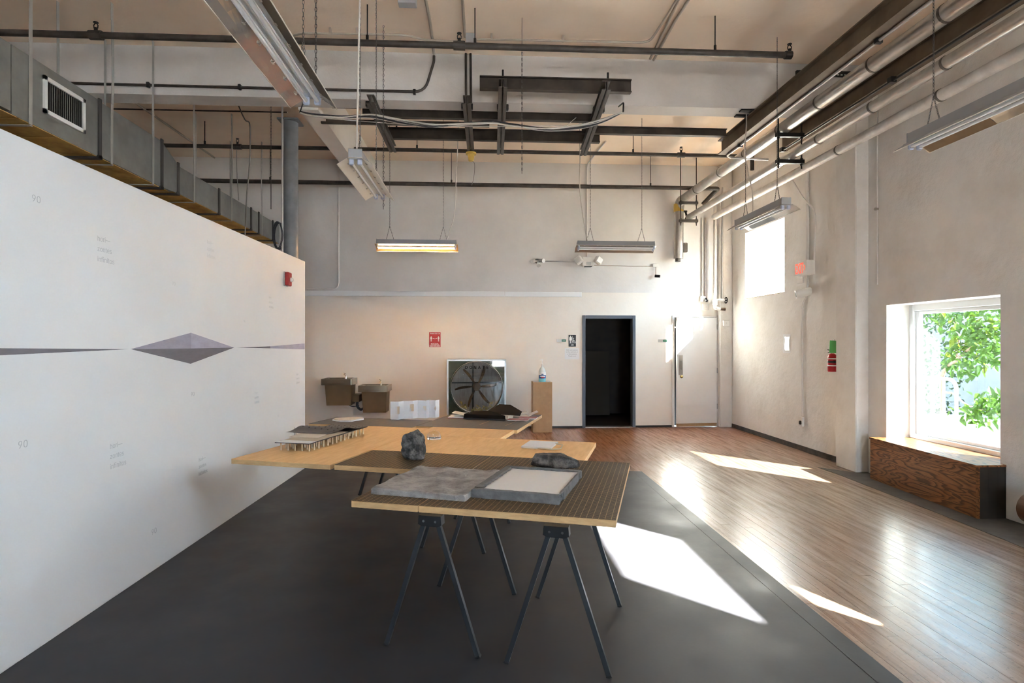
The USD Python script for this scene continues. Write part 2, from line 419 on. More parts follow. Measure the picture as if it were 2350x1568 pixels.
# strip floor: worn varnish, boards each a little different
MAT['board'] = usdkit.material(stage, '/World/Looks/board', {
    'g': ('geometry', {}), 'mp': ('mapping', dict(scale=(9, .7, 1))), 'n': ('noise_texture', dict(scale=2.2, detail=8, roughness=.65)), 'big': ('noise_texture', dict(scale=.8, detail=6, roughness=.65)), 'sp': ('noise_texture', dict(scale=38, detail=3, roughness=.7)),
    'a': ('rgb_ramp', {'ramp': [(0, (.17, .062, .026)), (.35, (.21, .074, .028)), (.65, (.29, .115, .05)), (1, (.32, .13, .058))]}),
    'b': ('rgb_ramp', {'ramp': [(0, (.20, .135, .088)), (.35, (.235, .16, .106)), (.65, (.315, .222, .15)), (1, (.34, .24, .165))]}),
    's': ('separate_xyz', {}), 'fy': ('map_range', dict(from_min=7.2, from_max=10.5, to_min=1, to_max=0, clamp=True)), 'fx': ('map_range', dict(from_min=.9, from_max=2.6, to_min=0, to_max=1, clamp=True)), 'w': ('math', dict(math_type='multiply')), 'wb': ('math', dict(math_type='multiply_add', value2=1.1, value3=-.62)), 'wa': ('math', dict(math_type='add', use_clamp=True)),
    'm': ('mix_color', {}), 'sr': ('rgb_ramp', {'ramp': [(0, (.45, .45, .45)), (.33, (.55, .53, .5)), (.42, (1, 1, 1)), (1, (1, 1, 1))]}), 'mm': ('mix_color', dict(blend_type='multiply', fac=1.0)),
    'oi': ('object_info', {}), 'mr': ('map_range', dict(to_min=.92, to_max=1.07)), 'h': ('hsv', {}), 'rr': ('map_range', dict(from_min=.3, from_max=.7, to_min=.22, to_max=.38, clamp=True)),
    'bp': ('bump', dict(strength=.12, distance=.003)), 'p': ('principled_bsdf', dict(specular_ior_level=.55, coat_weight=.22, coat_roughness=.2))},
    [('g.position', 'mp.vector'), ('mp.vector', 'n.vector'), ('g.position', 'big.vector'), ('g.position', 'sp.vector'), ('n.fac', 'a.fac'), ('n.fac', 'b.fac'), ('g.position', 's.vector'), ('s.y', 'fy.value'), ('s.x', 'fx.value'), ('fy.result', 'w.value1'), ('fx.result', 'w.value2'),
     ('big.fac', 'wb.value1'), ('w.value', 'wa.value1'), ('wb.value', 'wa.value2'), ('wa.value', 'm.fac'), ('a.color', 'm.a'), ('b.color', 'm.b'), ('sp.fac', 'sr.fac'), ('m.result', 'mm.a'), ('sr.color', 'mm.b'), ('oi.random', 'mr.value'), ('mr.result', 'h.value'), ('mm.result', 'h.color'), ('h.color', 'p.base_color'),
     ('n.fac', 'rr.value'), ('rr.result', 'p.roughness'), ('n.fac', 'bp.height'), ('bp.normal', 'p.normal')], 'p.BSDF')

# gridded dark sheet of the front tables (local frame: x across, y along)
MAT['grid_top'] = usdkit.material(stage, '/World/Looks/grid_top', {
    't': ('texture_coordinate', {}), 's': ('separate_xyz', {}),
    'x1': ('math', dict(math_type='multiply', value2=1 / .031)), 'x2': ('math', dict(math_type='fraction')), 'x3': ('math', dict(math_type='less_than', value2=.085)),
    'y1': ('math', dict(math_type='multiply', value2=1 / .0125)), 'y2': ('math', dict(math_type='fraction')), 'y3': ('math', dict(math_type='less_than', value2=.16)),
    'k': ('math', dict(math_type='maximum')), 'n': ('noise_texture', dict(scale=5, detail=5)), 'r': ('rgb_ramp', {'ramp': [(0, (.032, .022, .014)), (.4, (.036, .025, .016)), (.7, (.055, .039, .026)), (1, (.055, .039, .026))]}),
    'm': ('mix_color', dict(b=(.34, .23, .12))), 'p': ('principled_bsdf', dict(roughness=.6, specular_ior_level=.15))},
    [('t.object', 's.vector'), ('t.object', 'n.vector'), ('s.x', 'x1.value1'), ('x1.value', 'x2.value1'), ('x2.value', 'x3.value1'), ('s.y', 'y1.value1'), ('y1.value', 'y2.value1'), ('y2.value', 'y3.value1'), ('x3.value', 'k.value1'), ('y3.value', 'k.value2'), ('n.fac', 'r.fac'), ('r.color', 'm.a'), ('k.value', 'm.fac'), ('m.result', 'p.base_color')], 'p.BSDF')

# oak of the window bench: cathedral grain
MAT['oak'] = usdkit.material(stage, '/World/Looks/oak', {
    'g': ('geometry', {}), 'oi': ('object_info', {}), 'of': ('combine_xyz', {}), 'om': ('math', dict(math_type='multiply', value2=37.0)), 'ad': ('vector_math', dict(math_type='add')),
    'mp': ('mapping', dict(scale=(4, 1.0, 7))), 'n1': ('noise_texture', dict(scale=1.1, detail=2, roughness=.4, distortion=.3)), 'k': ('math', dict(math_type='multiply', value2=15.0)), 'fr': ('math', dict(math_type='fraction')),
    'mq': ('mapping', dict(scale=(60, 2.5, 60))), 'n2': ('noise_texture', dict(scale=2.0, detail=4, roughness=.7)), 'ax': ('math', dict(math_type='multiply_add', value2=.7, value3=-.35)), 'sm': ('math', dict(math_type='add')),
    'r': ('rgb_ramp', {'ramp': [(0, (.085, .032, .012)), (.18, (.10, .036, .012)), (.40, (.23, .088, .028)), (.8, (.29, .118, .04)), (.93, (.24, .092, .032)), (1, (.09, .032, .011))]}), 'mr': ('map_range', dict(to_min=.8, to_max=1.15)), 'h': ('hsv', {}), 'p': ('principled_bsdf', dict(roughness=.4, specular_ior_level=.3, coat_weight=.08, coat_roughness=.2))},
    [('oi.random', 'om.value1'), ('om.value', 'of.y'), ('g.position', 'ad.vector1'), ('of.vector', 'ad.vector2'), ('ad.vector', 'mp.vector'), ('mp.vector', 'n1.vector'), ('n1.fac', 'k.value1'), ('k.value', 'fr.value1'), ('ad.vector', 'mq.vector'), ('mq.vector', 'n2.vector'), ('n2.fac', 'ax.value1'), ('fr.value', 'sm.value1'), ('ax.value', 'sm.value2'), ('sm.value', 'r.fac'),
     ('r.color', 'h.color'), ('oi.random', 'mr.value'), ('mr.result', 'h.value'), ('h.color', 'p.base_color')], 'p.BSDF')

# ================================================================== the room
XR, YB, ZC = 4.90, 11.10, 5.10          # right wall, back wall, ceiling
X_L, Y_R = -7.0, -4.5                   # far left wall and rear wall, out of the picture

# floor: slab, strip boards, concrete strip
fl = thing('floor', 'worn varnished hardwood strip floor', 'floor', kind='structure')
obj('subfloor', box(X_L - .2, XR + .1, Y_R - .2, 2.0, -.2, 0), 'board', fl)
obj('subfloor', box(X_L - .2, XR + .45, 2.0, YB + .15, -.2, -.014), 'black_trim', fl)
obj('subfloor', box(X_L - .2, -2.56, 2.0, YB, -.014, 0), 'board', fl)
bw = .083
x = -2.56
while x < 4.47:
    x1 = min(x + bw, 4.47); y = 2.0 if x > 1.95 else 7.27
    y -= rng.uniform(0, 1.2)
    while y < YB - .01:
        y1 = min(y + (rng.uniform(1.3, 2.9) if x > 1.95 else rng.uniform(1.6, 3.0)), YB)
        ys = max(y, 2.0 if x > 1.95 else 7.27)
        if y1 - ys > .15 or y1 == YB:
            dz = rng.uniform(-.0007, .0004)
            obj('board', box(x + .0007, x1 - .0007, ys + .0007, y1 - .0007, -.014, dz), 'board', fl)
        else:
            obj('board', box(x + .0007, x1 - .0007, ys + .0007, y1 - .0007, -.014, 0), 'board', fl)
        y = y1
    x = x1
obj('concrete_strip', ext(Polygon([(4.47, 2.0), (XR, 2.0), (XR, YB), (4.47, YB)]), .014, 'xy', -.014), 'board', fl)
obj('concrete_strip', ext(Polygon([(4.30, 4.0), (4.36, 4.6), (4.40, 5.4), (4.43, 6.2), (4.46, 7.0), (4.44, 7.38), (4.74, 7.05), (XR, 7.05), (XR, 2.0), (4.30, 2.0)]), .004, 'xy', 0), 'concrete_floor', fl, label='rough grey concrete strip along the window wall')

# grey floor covering
fp = Polygon([(-3.0, -3.9), (1.95, -3.9), (2.035, 2.6), (2.06, 7.26), (-2.27, 8.35), (-2.27, 7.72), (-2.36, 3.0), (-3.0, 2.0)])
solo('floor_covering', ext(fp, .005, 'xy', .0005), 'mat_grey', 'dark grey painted floor covering under the trestle tables', 'floor covering')
solo('floor_edge_strip', ext(Polygon([(1.905, 2.0), (1.99, 2.0), (2.028, 7.2), (1.945, 7.2)]), .0015, 'xy', .0058), 'mat_grey', 'narrow grey tape along the right edge of the dark floor covering', 'tape')

# ceiling, beams
struct('ceiling', box(X_L - .2, XR + .5, Y_R - .2, YB + .2, ZC, ZC + .25), 'ceiling_paint', label='tan painted plaster ceiling')
BY0, BY1, BZ = 6.97, 7.24, 4.53
struct('ceiling_beam', box(X_L, XR, BY0, BY1, BZ, ZC), 'beam_paint', label='wide painted concrete beam crossing the room')
a, b = at(698, 269, Z=4.5), at(787, 380, Z=4.5)
lx0 = a[0]; struct('ceiling_beam', box(lx0, lx0 + .24, BY1, YB, 4.50, ZC), 'wall_paint', label='white beam running from the column to the back wall')
a = at(*(1300, 20), Z=ZC)
struct('ceiling_beam', box(X_L, XR, -.2, .1, BZ, ZC), 'beam_paint', label='painted concrete beam behind the camera')

# back wall with the two doorways
wb = sbox(X_L, -.05, XR + .5, ZC).difference(sbox(2.02, -1, 2.99, 2.13)).difference(sbox(3.76, -1, 4.655, 2.15))
struct('wall_back', ext(wb, .16, 'xz', YB), 'wall_back_paint', label='back wall painted cream below and grey above')
struct('wall_back_column', rbox(4.655, XR, YB - .12, YB + .01, 0, ZC, .012), 'rough_plaster', label='plastered corner column of the back wall')
rw = thing('trim_1', 'flat white raceway running along the back wall', 'trim', (0, YB, 2.57), kind='structure')
obj('raceway_cover', rbox(-3.4, .48, YB - .022, YB + .002, 2.525, 2.62), 'white_paint', rw)
obj('raceway_cover', rbox(.483, 1.97, YB - .022, YB + .002, 2.525, 2.62), 'white_paint', rw)
struct('baseboard_back', cat([box(-2.6, 1.99, YB - .012, YB, 0, .035), box(3.03, 3.74, YB - .012, YB, 0, .035)]), 'black_trim', label='thin black baseboard of the back wall')
struct('baseboard_right', box(XR - .014, XR, 7.47, YB - .12, 0, .075), 'dirty_base', label='dark grimy baseboard of the right wall')

# right wall: two recessed windows in view, more of them behind the camera
def slab(y0, y1, xo, holes):
    p = sbox(y0, -.05, y1, ZC)
    for h in holes:
        p = p.difference(sbox(*h))
    return ext(p, xo - XR, 'yz', XR)
W1 = (5.19, .50, 6.72, 2.095)       # Y0, Z0, Y1, Z1
W2 = (9.06, 2.45, 10.44, 3.66)
W3 = (-.93, 2.45, 1.12, 4.25)
rwall = cat([slab(7.9, YB + .16, 5.46, [W2]), slab(3.2, 7.9, 5.32, [W1]), slab(Y_R, 3.2, 5.46, [W3])])
struct('wall_right', rwall, 'rough_plaster', label='rough plastered right wall with deep window recesses')
w3 = thing('window_3', 'boarded high window behind the camera', 'window', (5.0, .1, 2.45), kind='structure')
bd = sbox(W3[0], 2.452, W3[2], 3.18).difference(Polygon([(.25, 2.46), (.62, 2.76), (.30, 2.74)]))
obj('board', ext(bd, .02, 'yz', 4.99), 'light_ply', w3); obj('transom', box(4.985, 5.03, W3[0], W3[2], 3.80, 3.99), 'frame_white', w3)
struct('wall_right_pilaster', rbox(4.735, XR + .01, 7.045, 7.46, 0, ZC, .012), 'rough_plaster', label='plastered pilaster beside the window bench')
struct('wall_left', box(X_L - .2, X_L, Y_R, YB + .16, -.05, ZC), 'wall_paint', label='far left wall')
rear = sbox(X_L, -.05, XR + .5, ZC).difference(sbox(.6, .6, 1.8, 2.3))
struct('wall_rear', ext(rear, .3, 'xz', Y_R - .3), 'wall_paint', label='rear wall with one window behind the camera')
struct('rear_canopy', box(X_L - 1, XR + 1, Y_R - 4.8, Y_R - .3, 4.1, 4.25), 'beam_paint', label='loading canopy outside the rear windows')
struct('rear_ground', box(-30, 5.3, -40, Y_R - .3, -.6, -.12), 'garden_floor', label='pale paving behind the building')

# display partition
PA, PB_ = np.array([-2.366, 3.0]), np.array([-2.273, 7.71])
pd = (PB_ - PA) / np.linalg.norm(PB_ - PA); pn = np.array([pd[1], -pd[0]])          # along, and out into the room
P0 = PA - pd * 3.6
Lp = np.linalg.norm(PB_ - P0)
q = [P0, PB_, PB_ - pn * .10, P0 - pn * .10]
struct('wall_partition', ext(Polygon([tuple(v) for v in q]), 2.70), 'partition_paint', label='free-standing white display partition on the left')


def onp(px, py, lift=0.0):
    d = ray(px, py); t = (P0 @ pn) / (d[:2] @ pn); return np.array([0, 0, EYE]) + t * d + lift * np.array([pn[0], pn[1], 0])


def pcoord(px, py):
    p = onp(px, py); return (p[:2] - P0) @ pd, p[2]


def pmesh(poly, th=.0012, lift=.0003):
    """flat vinyl: polygon in (distance along the partition, height)"""
    m = ext(poly, th); V = np.asarray(m.vertices)
    m.vertices = np.c_[P0[0] + V[:, 0] * pd[0] + (V[:, 2] + lift) * pn[0], P0[1] + V[:, 0] * pd[1] + (V[:, 2] + lift) * pn[1], V[:, 1]]
    return m


def ppoly(*px):
    return Polygon([pcoord(*p) for p in px])


mu = thing('wall_graphic', 'violet grey diamond graphic with a thin horizon line on the white partition', 'mural', (*onp(438, 800)[:2], 1.64))
obj('upper_facet', pmesh(ppoly((300, 801.5), (438, 764), (438, 800))), 'vinyl_light', mu, label='lighter violet upper left facet')
obj('upper_facet', pmesh(ppoly((438, 764), (537, 798), (438, 800))), 'vinyl_pale', mu, label='pale violet upper right facet')
obj('lower_facet', pmesh(ppoly((300, 801.5), (438, 800), (437, 835))), 'vinyl_dark', mu)
obj('lower_facet', pmesh(ppoly((438, 800), (537, 798), (437, 835))), 'vinyl_dark', mu)
s0, z0 = pcoord(2, 799.5); s1, z1 = pcoord(2, 815.5); s2, z2 = pcoord(296, 801.6)
obj('horizon_wedge', pmesh(Polygon([(s0, z0), (s2, z2), (s1, z1)])), 'vinyl_dark', mu)
obj('horizon_wedge', pmesh(ppoly((541, 798), (620, 795), (620, 799.6))), 'vinyl_dark', mu)
obj('horizon_wedge', pmesh(ppoly((620, 795), (699, 788.5), (699, 802), (620, 799.6))), 'vinyl_pale', mu, label='pale violet end of the horizon line')
obj('horizon_wedge', pmesh(Polygon([(s0 - 1.3, z0 + .05), (s0, z0), (s1, z1), (s1 - 1.3, z1 - .02)])), 'vinyl_dark', mu)


def lettering(lines, px, py, hpx, mat_, label):
    """small vinyl words with their lower left corner of the first line here"""
    s, z = pcoord(px, py); t = np.linalg.norm(onp(px, py) - [0, 0, EYE]); h = hpx / FPX * t
    t = thing('wall_lettering', label, 'lettering', onp(px, py), group='grey vinyl words and numbers on the white partition')
    for i, l in enumerate(lines):
        m = meshkit.text_mesh(l, h, .0008); V = np.asarray(m.vertices).copy(); V[:, 1] -= i * h * 2.0
        m.vertices = np.c_[P0[0] + (V[:, 0] + s) * pd[0] + (V[:, 2] + .0003) * pn[0], P0[1] + (V[:, 0] + s) * pd[1] + (V[:, 2] + .0003) * pn[1], V[:, 1] + z]
        obj('word' if l != '90' else 'number', m, mat_, t)


HZ = ['hori\u2014', 'zontes', 'infinitos']
for a in ((['90'], 72, 461, 12, 'letter_grey', 'grey number 90 high at the left edge of the white partition'),
          (['90'], 40, 1031, 13, 'letter_grey', 'grey number 90 low at the left edge of the white partition'),
          (['90'], 394, 655, 8, 'letter_pale', 'small faint 90 above the diamond graphic'),
          (['90'], 438, 910, 8, 'letter_grey', 'small grey 90 just under the diamond graphic'),
          (['90'], 347, 1229, 10, 'letter_grey', 'small grey 90 near the foot of the partition'),
          (['90'], 559, 740, 5, 'letter_pale', 'tiny faint 90 up and right of the diamond graphic'),
          (['90'], 637, 958, 5, 'letter_pale', 'tiny faint 90 above the wall outlet on the partition'),
          (HZ, 223, 552, 9.5, 'letter_grey', 'three grey words high on the partition, left of the others in the top row'),
          (HZ, 475, 558, 7, 'letter_pale', 'three faint words high on the partition below the sagging duct end'),
          (HZ, 252, 1031, 9.5, 'letter_grey', 'three grey words low on the partition, nearest the camera'),
          (HZ, 456, 1060, 7, 'letter_grey', 'three small grey words low on the partition beside the plywood table corner'),
          (HZ, 584, 905, 5, 'letter_grey', 'three tiny words right of and below the diamond graphic'),
          (HZ, 617, 685, 5, 'letter_pale', 'three tiny faint words under the red fire alarm'),
          (HZ, 680, 862, 4.5, 'letter_pale', 'three tiny words at the far end of the partition below the horizon line')):
    lettering(*a)

# doorway to the restroom
d1 = thing('door_1', 'open doorway in a dark steel frame with a dark room behind', 'doorway', (2.5, YB, 0), kind='structure')
for n_, m_ in (('door_frame', rbox(1.985, 2.045, YB - .02, YB + .14, 0, 2.17, .004)), ('door_frame', rbox(2.965, 3.025, YB - .02, YB + .14, 0, 2.17, .004)), ('door_frame', rbox(2.046, 2.964, YB - .02, YB + .14, 2.105, 2.17, .004))):
    obj(n_, m_, 'steel_blue_paint', d1)
obj('threshold', box(2.046, 2.964, YB - .015, YB + .15, 0, .012), 'plate_steel', d1)
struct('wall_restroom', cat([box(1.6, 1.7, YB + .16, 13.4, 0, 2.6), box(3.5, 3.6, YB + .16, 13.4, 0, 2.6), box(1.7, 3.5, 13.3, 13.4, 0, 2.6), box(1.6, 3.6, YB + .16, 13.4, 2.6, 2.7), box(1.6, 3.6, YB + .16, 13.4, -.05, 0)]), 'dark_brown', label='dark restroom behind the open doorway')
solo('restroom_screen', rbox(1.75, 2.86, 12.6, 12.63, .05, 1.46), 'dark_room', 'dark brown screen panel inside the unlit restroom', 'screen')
d2 = thing('door_2', 'white flush door standing slightly ajar', 'door', (4.64, YB, 0), kind='structure')
for m_ in (rbox(3.745, 3.795, YB - .015, YB + .14, 0, 2.17), rbox(4.635, 4.665, YB - .015, YB + .14, 0, 2.17), rbox(3.796, 4.634, YB - .015, YB + .14, 2.14, 2.17)):
    obj('door_frame', m_, 'wall_paint', d2)
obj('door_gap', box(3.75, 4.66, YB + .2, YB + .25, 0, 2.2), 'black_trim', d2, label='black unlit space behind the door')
leaf = place(rbox(-.822, 0, -.022, .022, .075, 2.13, .003), (4.632, YB + .0, 0), (0, 0, 4.5)); obj('door_leaf', leaf, 'door_white', d2)
obj('kick_strip', place(rbox(-.822, -.002, -.020, .020, .014, .074, .002), (4.632, YB, 0), (0, 0, 4.5)), 'mdf', d2, label='bare wood strip along the foot of the door')
R4 = lambda m: place(m, (4.632, YB, 0), (0, 0, 4.5))
obj('pull_plate', R4(rbox(-.785, -.70, -.027, -.022, 1.02, 1.40, .001)), 'plate_steel', d2)
obj('pull_handle', R4(tube(bent([(-.735, -.027, 1.13), (-.735, -.06, 1.13), (-.735, -.06, 1.29), (-.735, -.027, 1.29)], .02), .008)), 'plate_steel', d2)
obj('door_knob', R4(place(lathe([(0, .0), (.012, 0), (.012, .02), (.028, .032), (.030, .05), (.018, .062), (0, .064)], 20, 'y'), (-.745, -.022, .985))), 'brass', d2, smooth=40)
for z in (.35, 1.05, 1.9):
    obj('hinge', tube([(4.637, YB - .03, z), (4.637, YB - .03, z + .1)], .008, 8), 'plate_steel', d2)

# the two windows in view
w1 = thing('window_1', 'wide picture window above the oak bench', 'window', (5.2, 5.95, .5), kind='structure')
y0, z0, y1, z1 = W1; xg = 5.20
for n_, (a, b, c, d) in dict(a=(y0 - .02, y0 + .05, z0, z1), b=(y1 - .06, y1 + .02, z0, z1), c=(y0 + .05, y1 - .06, z1 - .075, z1 + .02), d=(y0 + .05, y1 - .06, z0 - .01, z0 + .05)).items():
    obj('window_frame', rbox(xg - .015, xg + .10, a, b, c, d, .004), 'frame_white', w1)
for n_, (a, b, c, d) in dict(a=(y0 + .052, y0 + .09, z0 + .052, z1 - .077), b=(y1 - .115, y1 - .062, z0 + .052, z1 - .077), c=(y0 + .09, y1 - .115, z1 - .115, z1 - .077), d=(y0 + .09, y1 - .115, z0 + .052, z0 + .085)).items():
    obj('sash', rbox(xg + .02, xg + .07, a, b, c, d, .004), 'frame_white', w1)
obj('pane', box(xg + .040, xg + .046, y0 + .088, y1 - .113, z0 + .083, z1 - .113), 'pane_tinted', w1)
w2 = thing('window_2', 'small high window near the back corner', 'window', (5.42, 9.75, 2.45), kind='structure')
y0, z0, y1, z1 = W2; xg = 5.36
for (a, b, c, d) in ((y0, y0 + .05, z0, z1), (y1 - .05, y1, z0, z1), (y0 + .05, y1 - .05, z1 - .05, z1), (y0 + .05, y1 - .05, z0, z0 + .05), (9.70, 9.76, z0 + .05, z1 - .05)):
    obj('window_frame', rbox(xg, xg + .08, a, b, c, d, .004), 'frame_white', w2)
obj('window_sill', rbox(XR + .004, xg - .001, y0 + .002, y1 - .002, z0 + .0005, z0 + .012, .003), 'mdf', w2, label='brown sill board')
for k, (a, b) in enumerate(((y0 + .05, 9.70), (9.76, y1 - .05))):
    o_ = xg + .015 + .03 * k
    for (c, d, e, f) in ((a, a + .045, z0 + .05, z1 - .05), (b - .045, b, z0 + .05, z1 - .05), (a + .045, b - .045, z1 - .095, z1 - .05), (a + .045, b - .045, z0 + .05, z0 + .095)):
        obj('sash', rbox(o_, o_ + .028, c, d, e, f, .003), 'frame_white', w2)
    obj('pane', box(o_ + .012, o_ + .016, a + .043, b - .043, z0 + .093, z1 - .093), 'pane', w2)

# ------------------------------------------------------------------ outdoors
struct('courtyard_ground', box(5.33, 30, -15, 30, -.6, -.12), 'garden_floor', label='pale paved courtyard outside the windows')
solo('garden_wall', box(12.5, 12.8, -4, 34, -.12, 3.5), 'garden_wall', 'tall pale blue grey wall across the courtyard', 'wall')
solo('planter_wall', ext(Polygon([(8.0, 4.0), (8.25, 4.0), (8.25, 9.85), (8.0, 9.85)]), .50, 'xy', -.12), 'planter', 'low concrete planter wall under the garden tree', 'planter wall')
solo('path_edge', box(7.0, 7.15, 3, 7.9, -.12, -.02), 'rail_white', 'pale kerb on the courtyard floor in front of the planter', 'kerb')
rl = thing('railing', 'white tubular handrail with rounded end outside the window', 'railing', (6.6, 8.0, -.12))
tr = at(2195, 880, X=6.6); yE = tr[1]; zt = at(2150, 868, X=6.6)[2]
obj('top_rail', tube(bent([(6.6, 10.5, zt), (6.6, yE, zt), (6.6, yE, -.12)], .16, 8), .024, 10), 'rail_white', rl, smooth=40)
obj('bottom_rail', tube([(6.6, 10.5, .02), (6.6, yE + .02, .02)], .016, 8), 'rail_white', rl)
for i in range(12):
    obj('baluster', tube([(6.6, yE + .22 + i * .19, .02), (6.6, yE + .22 + i * .19, zt - .01)], .016, 8), 'rail_white', rl)


def leaf_at(c, dirv, up, L, wd):
    d = dirv / np.linalg.norm(dirv); s = np.cross(d, up); s /= np.linalg.norm(s); n = np.cross(s, d)
    P = [c, c + d * L * .3 + s * wd * .5 + n * .01, c + d * L * .65 + s * wd * .38, c + d * L - n * .02, c + d * L * .65 - s * wd * .38, c + d * L * .3 - s * wd * .5 + n * .01, c + d * L * .5 + n * -.012]
    F = [(0, 1, 6), (1, 2, 6), (2, 3, 6), (3, 4, 6), (4, 5, 6), (5, 0, 6)]
    P = np.array(P); return trimesh.Trimesh(P, F, process=False)


def tree(label, base, limbs, clusters, n_parts, mats, L=.14):
    t = thing('garden_tree', label, 'tree', base)
    for i, l in enumerate(limbs):
        obj('trunk' if i == 0 else 'branch', tube(curve(l[0], 5), np.linspace(l[1], l[2], (len(l[0]) - 1) * 5 + 1), 8), 'bark', t, smooth=50)
    cnt = 0; rest = []
    for (c, r, n) in clusters:
        for k in range(n):
            p = np.asarray(c) + rng.normal(0, .42, 3) * r; d = rng.normal(0, 1, 3); d[2] -= .5; up = rng.normal(0, .5, 3) + np.array([0, 0, 1.2])
            l = L * rng.uniform(.7, 1.25); m = leaf_at(p, d, up, l, l * .55)
            if cnt < n_parts and k % 2 == 0:
                obj('leaf', m, mats[rng.integers(len(mats))], t); cnt += 1
            else:
                rest.append(m)
    k = len(rest) // 2
    if rest:
        obj('foliage', cat(rest[:k]), mats[0], t, kind='stuff'); obj('foliage', cat(rest[k:]), mats[-1], t, kind='stuff')
    return t


def o(px, py, X):
    return at(px, py, X=X)
B1 = o(2165, 960, 8.6)
cl = []
for (px, py, X, r, n) in ((2150, 722, 8.0, .30, 60), (2200, 730, 7.8, .34, 80), (2240, 760, 7.7, .34, 90), (2280, 760, 7.6, .34, 90), (2215, 790, 7.9, .30, 70), (2255, 810, 7.7, .28, 60), (2290, 810, 7.5, .26, 50), (2225, 835, 7.9, .26, 60), (2180, 830, 8.2, .22, 40), (2265, 940, 7.4, .26, 70), (2290, 925, 7.3, .24, 55), (2230, 950, 7.6, .22, 45), (2300, 700, 7.5, .3, 60), (2255, 700, 7.8, .2, 26)):
    cl.append((o(px, py, X), r, n))
tree('broad-leaved yellow green tree reaching across the picture window', (B1[0], B1[1], .3),
     [([B1, o(2163, 862, 8.5), o(2195, 826, 8.0), o(2240, 790, 7.8)], .045, .02), ([o(2163, 900, 8.5), o(2190, 905, 8.1), o(2220, 930, 7.7), o(2290, 950, 7.3)], .018, .008), ([o(2195, 826, 8.0), o(2200, 770, 7.9), o(2180, 725, 8.0)], .018, .008)],
     cl, 230, ['leaf', 'leaf_yellow', 'leaf'])
hb = []
for k in range(3600):
    p = np.array([rng.uniform(8.7, 9.6), rng.uniform(10.6, 16), rng.uniform(.2, 1.0) + .5 * rng.random()])
    if p[1] > 10.2:
        p[2] = rng.uniform(.2, 3.6)
    d = rng.normal(0, 1, 3); hb.append(leaf_at(p, d, rng.normal(0, .5, 3) + [0, 0, 1], .09, .05))
sh = thing('shrub', 'dark small-leaved shrubs along the garden wall behind the railing', 'shrub', (8.9, 11, .0))
obj('foliage', cat(hb), 'leaf_dark', sh, kind='stuff')
for y in (10.9, 12.5, 14.5):
    obj('stem', tube(curve([(8.9, y, -.12), (8.95, y + .1, .5), (8.9, y, 1.2)], 4), .02, 6), 'bark', sh)
h2 = []
for k in range(1300):
    p = np.array([rng.uniform(7.1, 8.1), rng.uniform(13.2, 17), rng.uniform(1.6, 5.2)]); h2.append(leaf_at(p, rng.normal(0, 1, 3), rng.normal(0, .5, 3) + [0, 0, 1], .13, .07))
h3 = [leaf_at(np.array([rng.uniform(5.95, 7.0), rng.uniform(10.8, 13.5), rng.uniform(.1, 2.4)]), rng.normal(0, 1, 3), rng.normal(0, .5, 3) + [0, 0, 1], .16, .10) for k in range(1100)]
sb = thing('shrub', 'bushy shrub below the small high window', 'shrub', (6.5, 11.4, -.12))
obj('foliage', cat(h3), 'leaf_dark', sb, kind='stuff'); obj('stem', tube(curve([(6.5, 11.4, -.12), (6.5, 11.5, .8), (6.55, 11.4, 1.8)], 4), .03, 6), 'bark', sb)
tt = thing('garden_tree', 'leafy tree showing through the narrow high window', 'tree', (7.6, 15, -.12))
obj('trunk', tube(curve([(7.6, 15, -.12), (7.65, 15, 1.5), (7.6, 15.1, 3.5)], 4), .07, 8), 'bark', tt, smooth=50)
obj('foliage', cat(h2), 'leaf', tt, kind='stuff')

# ================================================================== pipes, rails and ducts overhead
col_c = at(666.5, 420, Y=7.62)
cx0, cy0 = col_c[0], col_c[1]
cl_ = thing('steel_column', 'round grey painted steel column rising behind the partition', 'column', (cx0, cy0, 0))
obj('shaft', tube([(cx0, cy0, 0), (cx0, cy0, 4.50)], .096, 28), 'column_paint', cl_, smooth=50)
obj('cap_plate', rbox(cx0 - .13, cx0 + .13, cy0 - .13, cy0 + .13, 4.475, 4.50), 'column_paint', cl_)
p = at(648, 400, Y=7.50)
obj('conduit', tube([(p[0], 7.50, 0.1), (p[0], 7.50, 4.9)], .013, 8), 'conduit_grey', cl_, label='thin bright conduit up the side of the column')
solo('cable_coil', cat([tube([(p[0] - .05 + .055 * math.cos(t) * (1 + .05 * k), 7.5 + .03 * k - .04, 3.0 + .17 * math.sin(t)) for t in np.linspace(0, 2 * PI, 20)], .006, 5, False) for k in range(4)]), 'cable_dark', 'coil of dark cable hung beside the grey column above the partition', 'cable')

# duct with straps and grille
DX0, DX1 = -4.26, -3.74
du = thing('air_duct', 'galvanised rectangular air duct hung behind the partition', 'duct', (-4, 7, 3.5))
secs = [(2.0, 4.86, 3.49, 4.03), (4.86, 5.93, 3.47, 4.03), (5.93, 7.05, 3.475, 4.02)]
for a, b, z0, z1 in secs:
    obj('duct_section', cat([box(DX0, DX1, a, b - .012, z0 + .004, z1), box(DX0 + .01, DX1 - .01, b - .012, b, z0 + .01, z1 - .01)]), 'galvanised', du)
tap = trimesh.Trimesh([(DX0, 7.05, 3.475), (DX1, 7.05, 3.475), (DX1, 7.05, 4.02), (DX0, 7.05, 4.02), (DX0, 7.42, 3.50), (DX1, 7.42, 3.50), (DX1, 7.42, 3.86), (DX0, 7.42, 3.86)]).convex_hull
obj('reducer', tap, 'galvanised', du)
for a, b in ((7.43, 8.55), (8.56, 9.72), (9.73, 10.05), (10.06, 10.72), (10.73, 11.09)):
    obj('duct_section', box(DX0, DX1, a, b, 3.50, 3.84), 'galvanised', du)
